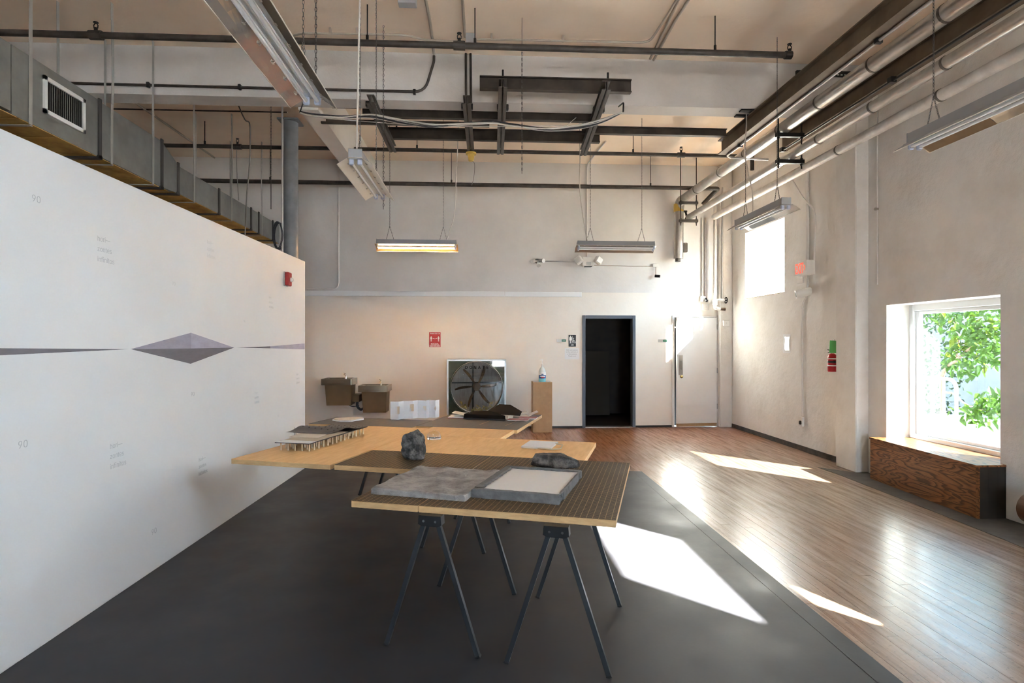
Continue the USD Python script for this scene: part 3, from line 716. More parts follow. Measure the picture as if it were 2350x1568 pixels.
for a, z0, z1 in ((7.05, 3.455, 4.04), (7.42, 3.48, 3.88), (8.555, 3.485, 3.86), (9.725, 3.485, 3.86), (10.055, 3.485, 3.86), (10.725, 3.485, 3.86), (5.93, 3.455, 4.045)):
    obj('seam_flange', cat([box(DX1, DX1 + .014, a - .022, a + .022, z0, z1), box(DX0, DX1 + .014, a - .03, a + .03, z0 - .004, z0 + .03)]), 'duct_seam', du)
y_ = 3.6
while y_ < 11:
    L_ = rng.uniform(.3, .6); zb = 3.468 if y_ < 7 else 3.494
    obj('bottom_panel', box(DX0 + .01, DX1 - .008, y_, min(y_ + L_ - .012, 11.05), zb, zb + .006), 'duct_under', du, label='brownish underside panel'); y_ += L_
gy0, gy1, gz0, gz1 = 5.19, 5.71, 3.62, 3.94
gr = obj('grille_frame', cat([box(DX1, DX1 + .018, gy0, gy1, gz0, gz0 + .035), box(DX1, DX1 + .018, gy0, gy1, gz1 - .035, gz1), box(DX1, DX1 + .018, gy0, gy0 + .035, gz0, gz1), box(DX1, DX1 + .018, gy1 - .035, gy1, gz0, gz1)]), 'white_paint', du, label='white frame of the air grille')
obj('grille_back', box(DX1 + .001, DX1 + .003, gy0 + .03, gy1 - .03, gz0 + .03, gz1 - .03), 'black_trim', gr)
n = 17
for i in range(n):
    y = gy0 + .045 + (gy1 - gy0 - .09) * i / (n - 1)
    obj('slat', place(box(-.001, .001, -.008, .008, gz0 + .034, gz1 - .034), (DX1 + .010, y, 0), (0, 0, 35)), 'galvanised', gr)
strap_y = (5.05, 6.12, 6.97, 7.83, 8.98, 10.2)
where = ('nearest the camera', 'left of the grille end', 'just before the duct narrows', 'after the duct narrows', 'halfway along the far duct', 'farthest, by the column')
for y, wh in zip(strap_y, where):
    zt_ = ZC if not (BY0 - .03 < y < BY1) else BZ
    yy = y if zt_ == ZC else BY0 - .10
    st = thing('duct_strap', f'pair of pale steel hanger straps on the air duct, {wh}', 'strap', (-4, y, 3.5), group='hanger straps of the air duct')
    zb = 3.46 if y < 7.06 else 3.49; zt_ = ZC
    y = yy if y < 7.3 and y > 6.9 else y
    for sx, xx in ((1, DX1 + .004), (-1, DX0 - .004)):
        mid = np.array([(xx, y, zb), (xx + .002 * sx, y, zb + .5), (xx + rng.uniform(-.012, .012), y + rng.uniform(-.01, .01), 4.4), (xx, y, zt_)])
        c = curve(mid, 4); obj('strap_leg', cat([bar(c[i], c[i + 1] + [0, 0, .002], .006, .034) if False else box(min(c[i][0], c[i + 1][0]) - .002, max(c[i][0], c[i + 1][0]) + .002, c[i][1] - .018, c[i][1] + .018, c[i][2], c[i + 1][2]) for i in range(len(c) - 1)]), 'strap', st)
    obj('strap_foot', box(DX0 - .004, DX1 + .008, y - .018, y + .018, zb - .012, zb - .006), 'strap', st)


def pipe_run(name, label, cat_, pts, r, m, bend=.1, extra=()):
    t = thing(name, label, cat_, pts[0]); obj('pipe', tube(bent(pts, bend), r, 14), m, t, smooth=50)
    return t


def sprinkler_head(t, p, up=1):
    x, y, z = p
    obj('sprinkler_head', cat([tube([(x, y, z), (x, y, z + up * .035)], .017, 8), tube([(x - .018, y, z + up * .03), (x - .02, y, z + up * .06), (x, y, z + up * .085)], .005, 5), tube([(x + .018, y, z + up * .03), (x + .02, y, z + up * .06), (x, y, z + up * .085)], .005, 5), tube([(x, y, z + up * .083), (x, y, z + up * .09)], .024, 10)]), 'black_steel', t)


def rod(t, x, y, z, zt, name='hanger_rod'):
    obj(name, cat([tube([(x, y, z), (x, y, zt)], .006, 6), tube([(x, y, z - .05), (x, y, z + .05)], .015, 8)]), 'black_steel', t)


# sprinkler mains across the room
zs1 = at(1300, 112, Y=6.0)[2]; xe = at(1812, 122, Y=6.0)[0]
s1 = pipe_run('sprinkler_pipe', 'dark sprinkler pipe before the concrete beam, ending with an upright head at right', 'pipe', [(X_L, 6.0, zs1), (xe, 6.0, zs1)], .033, 'pipe_black')
obj('end_cap', tube([(xe - .05, 6, zs1), (xe + .02, 6, zs1)], .042, 12), 'black_steel', s1)
for px in (220, 1054):
    x_ = at(px, 95, Y=6.0)[0]; obj('tee_fitting', tube([(x_ - .06, 6, zs1), (x_ + .06, 6, zs1)], .045, 12), 'pipe_black', s1); sprinkler_head(s1, (x_, 6.0, zs1 + .04))
sprinkler_head(s1, (xe, 6.0, zs1 + .03))
for px in (843, 1641, 1790 - 700):
    rod(s1, at(px, 100, Y=6.0)[0], 6.0, zs1 + .03, ZC)
zs2 = at(1300, 351, Y=9.3)[2]; xe = at(1700, 352, Y=9.3)[0]
s2 = pipe_run('sprinkler_pipe', 'dark sprinkler pipe crossing behind the steel rail frame', 'pipe', [(-5.5, 9.3, zs2), (xe, 9.3, zs2), (xe, 8.9, zs2 - .03), (xe, 8.9, zs2 - .35)], .03, 'pipe_black', .04)
for px in (545, 1563):
    x_ = at(px, 350, Y=9.3)[0]; obj('tee_fitting', tube([(x_ - .06, 9.3, zs2), (x_ + .06, 9.3, zs2)], .042, 12), 'pipe_black', s2); sprinkler_head(s2, (x_, 9.3, zs2 + .04))
for px in (470, 957, 1453):
    rod(s2, at(px, 350, Y=9.3)[0], 9.3, zs2 + .03, ZC)
zs3 = at(1035, 426, Y=10.4)[2] + .02; xe = at(1588, 437, Y=10.4)[0]; x2 = at(1650, 440, Y=10.4)[0]
s3 = pipe_run('sprinkler_pipe', 'dark sprinkler pipe nearest the back wall with an elbow above the corner pipes', 'pipe', [(-6.5, 10.4, zs3), (x2, 10.4, zs3), (x2 - .05, 10.55, zs3 - .05), (x2 - .22, 10.62, zs3 - .24)], .036, 'pipe_black', .06)
for px in (620, 1036, 1493):
    rod(s3, at(px, 430, Y=10.4)[0], 10.4, zs3 + .03, ZC)

# the three big pipes along the right wall
def big_pipe(name, label, x, z, r, y0, y1, m, bands, tailpts=None):
    t = thing(name, label, 'pipe', (x, y1, z)); pts = [(x, y0, z), (x, y1, z)] + (tailpts or [])
    obj('pipe', tube(bent(pts, .16, 8), r, 28), m, t, smooth=50)
    for y in bands:
        obj('joint_band', lathe([(r - .002, -.012), (r + .004, -.012), (r + .004, .012), (r - .002, .012)], 28, 'y').apply_translation((x, y, z)), 'pipe_band', t)
    return t


def y_on(px, x):            # depth at which a pipe at X shows at this column
    d = ray(px, 787); return x / d[0] * d[1]
PX1, PZ1, PX2, PZ2, PX3, PZ3 = 3.84, 4.355, 3.93, 4.00, 4.45, 4.03
b1 = big_pipe('steam_pipe', 'thickest silver jacketed pipe under the crane rails, turning down near the back wall', PX1, PZ1, .077, -3, 10.80, 'pipe_jacket', [y_on(v, PX1) for v in (2172, 2005, 1882, 1792, 1714, 1655, 1600)])
xv = at(1563, 520, Y=10.80)[0]
obj('drop_pipe', tube(bent([(PX1, 10.80, PZ1), (PX1, 10.92, PZ1 - .02), (PX1 - .01, 10.94, PZ1 - .2), (PX1 - .02, 10.94, 3.26)], .12), np.r_[.077, np.full(14, .092)][:14] if False else .09, 24), 'pipe_jacket', b1, smooth=50)
obj('elbow_wrap', tube([(PX1 - .012, 10.94, PZ1 - .20), (PX1 - .012, 10.94, PZ1 - .05)], .096, 24), 'insulator', b1, label='yellowed wrap at the elbow', smooth=50)
obj('end_stub', cat([tube([(PX1 - .03, 10.94, 3.20), (PX1 - .03, 10.94, 3.30)], .05, 14), rbox(PX1 + .07, PX1 + .15, 10.90, 10.97, 3.38, 3.56, .01)]), 'pipe_band', b1)
b2 = big_pipe('steam_pipe', 'middle silver pipe resting on the lower hanger bars', PX2, PZ2, .056, -3, 10.72, 'pipe_jacket', [y_on(v, PX2) for v in (2172, 2003, 1880, 1790)])
obj('end_cap', tube([(PX2, 10.70, PZ2), (PX2, 10.80, PZ2 - .03)], [.058, .045], 20), 'pipe_band', b2)
obj('valve_stub', cat([tube([(PX2 - .02, 10.74, PZ2 + .03), (PX2 - .03, 10.78, PZ2 + .13)], .02, 8), tube([(PX2 - .06, 10.78, PZ2 + .13), (PX2, 10.78, PZ2 + .13)], .02, 8)]), 'black_steel', b2)
b3 = big_pipe('steam_pipe', 'white painted pipe closest to the right wall', PX3, PZ3, .058, -3, 10.75, 'pipe_white', [y_on(v, PX3) for v in (2160, 1925)])
for y, nm in ((7.08, 'black steel pipe hanger under the concrete beam carrying the pipes'), (10.62, 'grey steel pipe hanger in the back corner carrying the pipes'), (3.3, 'black pipe hanger at the upper right corner of the picture')):
    h = thing('pipe_hanger', nm, 'pipe hanger', (PX1, y, PZ2), group='trapeze hangers of the pipes')
    m_ = 'black_steel' if y < 9 else 'rail_steel'
    xa, xb = (PX1 - .12, PX1 + .24)
    if y < 4:
        xa, xb = PX2 - .01, PX3 + .14
    for xx in (xa + .03, xb - .03):
        obj('threaded_rod', tube([(xx, y, PZ2 - .17 if y > 4 else PZ2 + .07), (xx, y, 4.53 if 6.9 < y < 7.3 else ZC)], .009, 8), m_, h)
    zz = ((PZ1 - .077 - .026, 'upper_bar'), (PZ2 - .056 - .026, 'lower_bar')) if y > 4 else ((PZ2 + .125, 'upper_bar'),)
    for z, nm2 in zz:
        obj(nm2, rbox(xa, xb, y - .025, y + .025, z - .025, z + .025, .004), m_, h)
        for xx in (xa + .03, xb - .03):
            obj('nut', tube([(xx, y, z - .045), (xx, y, z + .045)], .017, 6), m_, h)

# crane rails: I beams along the room
def rail(label, x, y0, y1, z0, z1, w=.12, m='crane_steel'):
    t = thing('crane_rail', label, 'rail', (x, y1, z0))
    obj('top_flange', box(x - w / 2, x + w / 2, y0, y1, z1 - .014, z1), m, t); obj('bottom_flange', box(x - w / 2, x + w / 2, y0, y1, z0, z0 + .014), m, t)
    obj('web', box(x - .006, x + .006, y0, y1, z0 + .0141, z1 - .0141), m, t); return t
r1 = rail('brown steel I-beam rail with a bright conduit clipped under it', 3.44, -3, 8.05, 4.31, 4.51)
r2 = rail('brown steel I-beam rail between the silver pipes', 4.22, -3, 7.85, 4.31, 4.51)
cd = thing('conduit', 'bright steel conduit running along under the left crane rail', 'conduit', (3.48, 8, 4.29))
obj('tube', tube(bent([(3.50, -3, 4.292), (3.50, 8.02, 4.292), (3.58, 8.10, 4.29), (4.15, 8.12, 4.28)], .07), .016, 10), 'conduit_grey', cd, smooth=50)
for y in (2.6, 4.1, 4.9, 7.6):
    obj('clamp', rbox(3.47, 3.53, y - .02, y + .02, 4.268, 4.33, .004), 'black_steel', cd)
c3 = thing('conduit', 'thin black conduit under the right crane rail', 'conduit', (4.15, 7.7, 4.29)); obj('tube', tube([(4.14, -3, 4.27), (4.14, 7.75, 4.27)], .012, 8), 'black_steel', c3)
obj('junction_box', rbox(4.10, 4.18, 3.75, 3.98, 4.20, 4.26), 'lamp_grey', c3)
for y in (3.72, 5.6, 7.7):
    obj('clamp', rbox(4.11, 4.17, y - .03, y + .03, 4.25, 4.309, .003), 'black_steel', c3)
for k, (x, y, nm) in enumerate(((3.36, 6.9, 'left'), (4.22, 6.9, 'right'))):
    pb = thing('beam_clamp', f'dark packing blocks between the concrete beam and the {nm} crane rail', 'clamp', (x, y, 4.5))
    obj('block', rbox(x - .13, x + .13, BY0 + .01, BY0 + .09, 4.512, 4.53), 'black_steel', pb); obj('block', rbox(x - .12, x + .12, BY1 - .09, BY1 - .02, 4.512, 4.53), 'black_steel', pb)
ul = thing('strut_channel', 'slotted dark strut crossing the beam face behind the crane rail', 'strut', (3.6, 6.94, 4.8))
a, b = at(1828, 167, Y=6.94), at(2020, 167, Y=6.94)
obj('channel', cat([box(a[0], b[0], 6.93, 6.968, a[2] - .03, a[2] + .03)]), 'black_steel', ul)
for i in range(9):
    obj('slot', box(a[0] + .42 + i * .045, a[0] + .445 + i * .045, 6.927, 6.931, a[2] - .024, a[2] - .008), 'sign_silver', ul)

# dark monorail frame in mid ceiling
mf = thing('rail_frame', 'dark steel rail frame hung under the concrete beam', 'steel frame', (.8, 7.2, 4.45))


def along(px0, py0, px1, py1, z, w=.085, h=.09, nm='long_rail'):
    a, b = at(px0, py0, Z=z), at(px1, py1, Z=z); d = (b - a) / np.linalg.norm(b - a); s = np.array([d[1], -d[0], 0])
    ms = []
    for k in (-1, 1):
        ms += [bar(a + s * k * w * .36, b + s * k * w * .36, w * .42, .012), bar(a + s * k * w * .10 + [0, 0, h / 2], b + s * k * w * .10 + [0, 0, h / 2], .008, h)]
    ms.append(bar(a + [0, 0, h], b + [0, 0, h], w, .012)); obj(nm, cat(ms), 'rail_steel', mf)
ZR = 4.36
along(850, 236, 902, 349, ZR); along(1071, 238, 1081, 352, ZR); along(1154, 200, 1148, 354, ZR); along(1392, 205, 1338, 357, ZR)
def xat(px, py, y):
    return at(px, py, Y=y)[0]
obj('cross_rail', chan(xat(1101, 195, 6.45), xat(1448, 200, 6.45), 6.45, 4.455, 4.60), 'old_steel', mf)
obj('cross_rail', chan(xat(832, 262, 7.32), xat(1372, 270, 7.32), 7.32, 4.455, 4.60), 'old_steel', mf)
obj('cross_rail', chan(xat(885, 306, 8.08), xat(1376, 310, 8.08), 8.08, 4.455, 4.61), 'old_steel', mf)
obj('cross_rail', chan(xat(1335, 298, 7.75), 3.37, 7.75, 4.46, 4.56), 'old_steel', mf)
for (px, py, y) in ((1154, 178, 6.45), (1395, 184, 6.45), (910, 270, 8.08), (1338, 290, 8.08)):
    x_ = xat(px, py, y); obj('hanger_bolt', tube([(x_, y, 4.60), (x_, y, ZC if y > 7.3 else 4.68)], .012, 6), 'black_steel', mf)
x_ = xat(1395, 210, 6.45)
for (px, y) in ((852, 7.0), (1072, 7.0), (1154, 7.0), (1375, 7.0)):
    x_ = xat(px, 240, y); obj('beam_clip', rbox(x_ - .07, x_ + .07, 7.0, 7.06, 4.462, 4.53, .006), 'black_steel', mf)
us = thing('strut_channel', 'long grey strut channel left of the dark rail frame', 'strut', (-.8, 7.6, 4.45))
obj('channel', box(xat(737, 283, 7.62), xat(1123, 291, 7.62), 7.60, 7.64, 4.475, 4.53), 'rail_steel', us)
us2 = thing('strut_channel', 'short grey strut just under the beam beside the near hanging lamp', 'strut', (-1.6, 7.28, 4.5))
obj('channel', box(xat(762, 243, 7.27), xat(822, 246, 7.27), 7.25, 7.28, 4.54, 4.60), 'rail_steel', us2)
ic = at(1081, 358, Z=4.30)
ins = thing('hoist_stop', 'ochre yellow round stop at the end of a dark rail', 'hoist part', ic)
obj('flange', tube([ic + [0, 0, .02], ic + [0, 0, .045]], .075, 18), 'insulator', ins); obj('body', tube([ic + [0, 0, -.075], ic + [0, 0, .02]], [.035, .05], 16), 'insulator', ins)
obj('wire_end', tube(curve([ic + [.02, 0, -.07], ic + [.05, 0, -.12], ic + [.04, 0, -.3], ic + [.01, 0, -.42]], 5), .004, 5), 'wire', ins)

# cables slung below the rails
cs = thing('cable_bundle', 'slack bundle of white and dark cables slung across the rail frame', 'cable', at(1100, 290, Y=6.72))
for k, (m_, r0) in enumerate((('cable_white', .010), ('cable_white', .006), ('cable_dark', .009), ('cable_dark', .006), ('cable_white', .005), ('cable_white', .007))):
    ph = rng.uniform(0, 6)
    pts = [at(px, py + 3.0 * math.sin(px / 70 + ph) + (k - 2.5) * .6, Y=6.72 + .012 * (k % 3)) for px, py in ((688, 258), (715, 264), (785, 270), (850, 266), (930, 281), (1000, 289), (1075, 283), (1130, 281), (1170, 287), (1250, 297), (1330, 291), (1385, 277), (1428, 258))]
    pts[-1] = at(1428, 258, Y=6.72); obj('cable', tube(curve(pts, 5), r0, 6), m_, cs, smooth=60)
q = at(1430, 257, Y=6.72); obj('hook', tube(bent([q, (q[0] + .01, 6.74, 4.47), (q[0] + .01, 6.98, 4.52)], .03), .010, 6), 'black_steel', cs)
q = at(688, 258, Y=6.72); obj('hook', tube([q, (q[0], 6.985, 4.6)], .008, 6), 'black_steel', cs)
lw = thing('wire', 'single pale wire stretched straight below the cable bundle', 'wire', at(1000, 290, Y=6.8)); obj('strand', tube([at(690, 262, Y=6.8), at(745, 272, Y=6.8), at(1000, 291, Y=6.8), at(1300, 289, Y=6.8), at(1322, 270, Y=7.29)], .004, 5), 'cable_white', lw)

# conduits on the ceiling and the beam
k1 = thing('conduit', 'grey conduit along the ceiling through the square junction box, turning towards the camera', 'conduit', (0, 6.42, 5.06))
zc1 = 5.035; P_ = lambda px, py: at(px, py, Z=zc1)
obj('tube', tube(bent([P_(640, 95), P_(690, 76), P_(930, 80), P_(975, 92), P_(1065, 96)], .1), .013, 8), 'conduit_tan', k1, smooth=50)
obj('tube', tube(bent([P_(1092, 90), P_(1490, 98), P_(1535, 30), P_(1575, -40)], .12), .013, 8), 'conduit_tan', k1, smooth=50)
bx = at(1080, 91, Z=5.05); obj('junction_box', rbox(bx[0] - .055, bx[0] + .055, bx[1] - .055, bx[1] + .055, 4.99, 5.099), 'lamp_grey', k1)
for px, py in ((758, 77), (820, 78), (1128, 91), (1292, 95)):
    q = P_(px, py); obj('clip', rbox(q[0] - .012, q[0] + .012, q[1] - .02, q[1] + .02, 5.03, 5.099, .003), 'conduit_tan', k1)
for nm, pts in (('ceiling conduit left of the junction box, running towards the camera', [(975, -10), (985, 40), (992, 90), (996, 124)]), ('ceiling conduit ending at the square junction box', [(1061, -10), (1064, 40), (1067, 84)]), ('first of two parallel ceiling conduits at the upper right', [(1570, -30), (1530, 60), (1492, 135)]), ('second of two parallel ceiling conduits at the upper right', [(1600, -30), (1548, 50), (1500, 138)])):
    t = thing('conduit', nm, 'conduit', at(*pts[0], Z=5.07)); obj('tube', tube([at(*q, Z=5.075) for q in pts], .015, 8), 'conduit_tan', t, smooth=50)
k2 = thing('conduit', 'dark conduit along the beam face rising to the ceiling with a bend', 'conduit', (-1, 6.94, 4.6)); yb = 6.945
obj('tube', tube(bent([at(160, 191, Y=yb), at(560, 201, Y=yb), at(975, 211, Y=yb), at(996, 140, Y=yb), at(996, 128, Y=yb)], .13), .016, 8), 'pipe_black', k2, smooth=50)
for px, py in ((340, 195), (550, 200), (951, 211)):
    q = at(px, py, Y=yb); obj('clip', rbox(q[0] - .015, q[0] + .015, yb - .02, yb + .024, q[2] - .03, q[2] + .03, .003), 'black_steel', k2)
for nm, px in (('left of two dark conduits down the beam face', 1070), ('right of two dark conduits down the beam face', 1081)):
    t = thing('conduit', nm, 'conduit', at(px, 150, Y=6.945)); obj('tube', tube([at(px - 1, 112, Y=6.945) + [0, 0, 0], at(px, 238, Y=6.945)], .014, 8), 'pipe_black', t, smooth=50)
q0 = at(935, 3, Z=5.06); solo('ceiling_box', rbox(q0[0] - .09, q0[0] + .09, q0[1] - .05, q0[1] + .05, 5.02, 5.099), 'lamp_grey', 'grey box on the ceiling at the top edge of the picture', 'box')
# thin pipe on the far ceiling left, wires hanging behind the duct
t = thing('conduit', 'slanting thin conduit on the far ceiling behind the air duct', 'conduit', at(400, 300, Z=5.07)); obj('tube', tube([at(305, 232, Z=5.07), at(492, 362, Z=5.07)], .016, 8), 'conduit_tan', t)
t = thing('conduit', 'thin dark conduit across the far ceiling behind the beam', 'conduit', at(400, 255, Z=5.07)); obj('tube', tube([at(255, 250, Z=5.075), at(660, 258, Z=5.075)], .01, 6), 'pipe_black', t)
hw = thing('wire', 'hanging grey cable bent over beside the duct, left of the column', 'cable', at(575, 300, Y=8.6)); obj('strand', tube(curve([(at(546, 262, Y=8.6)[0], 8.6, ZC - .005)] + [at(px, py, Y=8.6) for px, py in ( (562, 275), (573, 285), (574, 340), (571, 400), (566, 450), (563, 530), (560, 548))], 5), .009, 6), 'wire', hw, smooth=60)
hw = thing('wire', 'thin hanging cable ending at the duct, left of the bent grey cable', 'cable', at(545, 400, Y=9.2)); obj('strand', tube(curve([at(px, py, Y=9.2) for px, py in ((543, 345), (544, 400), (548, 460))], 4), .006, 6), 'wire', hw)
for k, (px, y, p0, p1, nm) in enumerate(((725, 4.2, -40, 170, 'loose chain hanging beside the near left lamp'), (880, 6.3, 58, 480, 'thin chain hanging right of the middle lamp'), (1198, 6.15, 108, 398, 'loose chain hanging in front of the rail frame'), (622, 7.9, 205, 420, 'dark chain hanging left of the grey column'))):
    a, b = at(px, p0, Y=y), at(px, p1, Y=y)
    a[2] = min(a[2], ZC - .01)
    a[0] = b[0]
    t = thing('hanging_chain', nm, 'chain', a); obj('links', chain(a, b, .036 if k < 3 else .05, .0028, .014), 'chain_steel', t)
    if a[2] < ZC - .05:
        obj('hook_wire', tube([a + [0, 0, -.01], (a[0], a[1], ZC if not BY0 < a[1] < BY1 else BZ)], .003, 5), 'chain_steel', t)
    if k == 3:
        obj('hook_rod', tube([b, b + [0, 0, -.35]], .006, 5), 'chain_steel', t)

# ================================================================== hanging fluorescent lamps
def lamp(label, ctr, length, rotz, tilt, inner, outer='lamp_grey', lit=False, chains=True, cord=None, hang=None, film=None, flat=False):
    """ctr: middle of the lower rim. The lamp runs along its local y"""
    t = thing('fluorescent_lamp', label, 'hanging lamp', ctr, rotz, group='hanging fluorescent lamps' if False else None)
    L = length / 2; c, s = math.cos(math.radians(tilt)), math.sin(math.radians(tilt))

    def tl(m):
        V = np.asarray(m.vertices).copy(); m = m.copy(); m.vertices = np.c_[V[:, 0] * c + V[:, 2] * s, V[:, 1], -V[:, 0] * s + V[:, 2] * c]; return m

    def put(nm, m, mt, parent=t, **k):
        return obj(nm, tl(m), mt, parent, local=True, **k)
    put('housing', rbox(-.052, .052, -L + .03, L - .03, .062, .135, .003), outer)
    for sgn in (-1, 1):
        put('end_plate', rbox(-.056, .056, sgn * (L - .026) - .004, sgn * (L - .026) + .004, .05, .138, .002), outer)
    put('centre_reflector', box(-.062, .062, -L, L, .058, .0605), inner)
    for sgn in (-1, 1):
        prof = [(.060, .060), (.066, .054), (.105, .040), (.143, .022)] if flat else [(.060, .060), (.066, .052), (.105, .028), (.143, .002)]
        def fn(u, v, sgn=sgn):
            k = v * 3; i = np.clip(k.astype(int), 0, 2); f = k - i; P = np.array(prof); q = P[i] * (1 - f[..., None]) + P[i + 1] * f[..., None]
            return sgn * q[..., 0], (u - .5) * 2 * L, q[..., 1] + .002 * np.sin(u * 23 + sgn) * v
        g = grid(fn, 13, 7, 0)
        V = np.asarray(g.vertices); up = np.array([sgn * .0010, 0, .0018])
        put('reflector_flap', g, inner)
        put('flap_back', trimesh.Trimesh(V + up, np.asarray(g.faces)[:, ::-1], process=False), outer)
        put('flap_rim', bar((sgn * .144, -L, prof[-1][1] - .0005), (sgn * .144, L, prof[-1][1] - .0005), .004, .005), 'lamp_cream')
        for k in range(6):
            y = -L + .12 + k * (2 * L - .24) / 5
            put('clip', cat([bar((sgn * .062, y, .050), (sgn * .075, y, .038), .006, .003), bar((sgn * .075, y - .012, .040), (sgn * .075, y + .012, .040), .012, .003)]), 'clip')
    if film:
        sgn, y0, y1, m_ = film
        put('film', trimesh.Trimesh([(sgn * .070, y0, .0475), (sgn * .141, y0, .0015), (sgn * .141, y1, .0015), (sgn * .070, y1, .0475)], [(0, 1, 2), (0, 2, 3), (0, 2, 1), (0, 3, 2)], process=False), m_, label='coloured patch on the reflector')
    for k, xx in enumerate((-.034, .034)):
        put('tube', tube([(xx, -L + .05, .030), (xx, L - .05, .030)], .0125, 14), 'tube_lit' if lit and k == 0 else 'tube_glass', smooth=50)
        for sgn in (-1, 1):
            put('lamp_holder', rbox(xx - .020, xx + .020, sgn * (L - .04) - .014, sgn * (L - .04) + .014, .006, .060, .008), 'holder')
    if chains:
        for sgn in (-1, 1):
            yv = sgn * (L - .22); a = np.array([0, yv, .34]); zt_ = (hang[0] if hang else ZC) - ctr[2]
            obj('chain', cat([chain(tl(trimesh.Trimesh([(0, yv - .06, .136)], np.zeros((0, 3), int), process=False)).vertices[0], a, .026, .002, .009), chain(tl(trimesh.Trimesh([(0, yv + .06, .136)], np.zeros((0, 3), int), process=False)).vertices[0], a, .026, .002, .009), chain(a, (0, yv, zt_), .03, .0022, .010)]), 'chain_steel', t, local=True)
    if cord is not None:
        obj('cord', tube(curve(cord, 5), .008, 6), 'cable_white', t, smooth=60)
    return t


ZL = 3.10
lamp('large mirror-lined fluorescent lamp cut off by the top left of the picture', (-1.045, 3.12, ZL + .02), 1.22, 0, 0, 'lamp_mirror', film=(1, -.55, .5, 'bronze'))
lamp('hanging lamp with open cream flaps left of the rail frame', (-1.02, 5.42, ZL), 1.22, 0, 0, 'lamp_cream', cord=[(-1.02, 4.9, ZL + .15), (-1.025, 4.97, 3.9), (-1.01, 4.97, 4.6), (-1.02, 4.97, ZC)])
c = at(956, 572, Y=8.8); lamp('lit lamp with a glowing yellow tube before the back wall', (c[0], 8.8, c[2]), 1.24, -90, -14, 'lamp_gold', flat=True, lit=True, cord=[at(1026, 550, Y=8.8), at(1032, 530, Y=8.8), at(1043, 490, Y=8.8), at(1047, 400, Y=8.8), at(1051, 320, Y=8.8), (at(1052, 300, Y=8.8)[0], 8.8, ZC)])
c = at(1414, 575, Y=8.8); lamp('unlit lamp before the back wall above the emergency light', (c[0], 8.8, c[2]), 1.24, -90, -14, 'lamp_dull', flat=True, film=None, cord=[at(1348, 553, Y=8.8), at(1340, 510, Y=8.8), at(1331, 440, Y=8.8), at(1331, 360, Y=8.8), (at(1330, 300, Y=8.8)[0], 8.8, ZC)])
lamp('unlit lamp hanging before the small high window', (3.365, 6.77, ZL), 1.22, 0, 0, 'lamp_dull', cord=[at(1727, 487, Y=7.15), at(1727, 445, Y=7.15), at(1718, 400, Y=7.15), at(1709, 350, Y=7.15), at(1713, 290, Y=7.15), (at(1713, 260, Y=7.15)[0], 7.15, BZ)], film=(1, -.1, .5, 'vinyl_dark'), hang=(BZ,) if False else None)
lamp('unlit lamp with a brown flap at the upper right edge of the picture', (3.31, 3.66, ZL), 1.22, 0, 0, 'lamp_dull', film=(1, .02, .60, 'mdf'))
for i, (x, y) in enumerate(((-1.02, .6), (-1.02, -2.2), (3.33, .6), (3.33, -2.2))):
    pass

# ================================================================== trestle tables (frame of the tables: b to the right, a away)
TH = 17.5
TA = np.array([math.sin(math.radians(TH)), math.cos(math.radians(TH)), 0]); TB = np.array([math.cos(math.radians(TH)), -math.sin(math.radians(TH)), 0])
TO = at(1413.6, 1194.5, Z=.765); TO[2] = 0
ZT = .765


def T(b, a, z=ZT):
    return TO + TB * b + TA * a + np.array([0, 0, z])


def ba(px, py, z=ZT):
    p = at(px, py, Z=z) - TO; return p @ TB, p @ TA


def top(label, b0, b1, a0, a1, sheet, grp=None):
    t = thing('table_top', label, 'table top', T(b0, a0, ZT - .037), -TH)
    w, d = b1 - b0, a1 - a0
    if sheet == 'light_ply':
        obj('panel', rbox(.001, w - .001, .001, d - .001, 0, .034, .002), 'edge_wood', t, local=True); obj('top_sheet', rbox(.0005, w - .0005, .0005, d - .0005, .034, .037, .001), 'light_ply', t, local=True)
    else:
        obj('panel', rbox(.001, w - .001, .001, d - .001, 0, .0345, .002), 'edge_wood', t, local=True); obj('top_sheet', rbox(.0005, w - .0005, .0005, d - .0005, .0345, .037, .001), sheet, t, local=True)
    return t


top('wide front table top with a dark gridded sheet, under the white filled tray', -1.048, 0, 0, 1.41, 'grid_top')
top('narrow gridded table top at the front left, under the rough grey slab', -1.45, -1.052, 0, 1.41, 'grid_top')
top('small gridded table top behind the front ones, left of the upright rock', -2.055, -1.454, .82, 1.41, 'grid_top')
top('pale plywood table top on the left carrying the peg model', -2.92, -2.082, .815, 2.645, 'light_ply')
top('pale plywood table top on the right carrying the white notebook', -2.078, -.33, 1.414, 2.218, 'light_ply')
top('pale plywood table top in the middle, behind the glass dome', -2.078, -1.205, 2.222, 2.752, 'light_ply')
top('dark slate table top at the far left carrying the torn white sheet', -3.48, -2.272, 2.65, 3.22, 'slate_top')
d_ = top('dark slate table top at the back carrying the books and the folded card', -2.268, -1.175, 2.756, 4.03, 'slate_top')
for (px0, py0, px1, py1) in ((1100, 975, 1124, 966), (1160, 977, 1190, 965)):
    b0, a0 = ba(px0, py0); b1, a1 = ba(px1, py1); obj('scratch', bar(T(b0, a0, ZT + .0005), T(b1, a1, ZT + .0005), .004, .001), 'edge_wood', d_, label='pale scratch in the dark top')


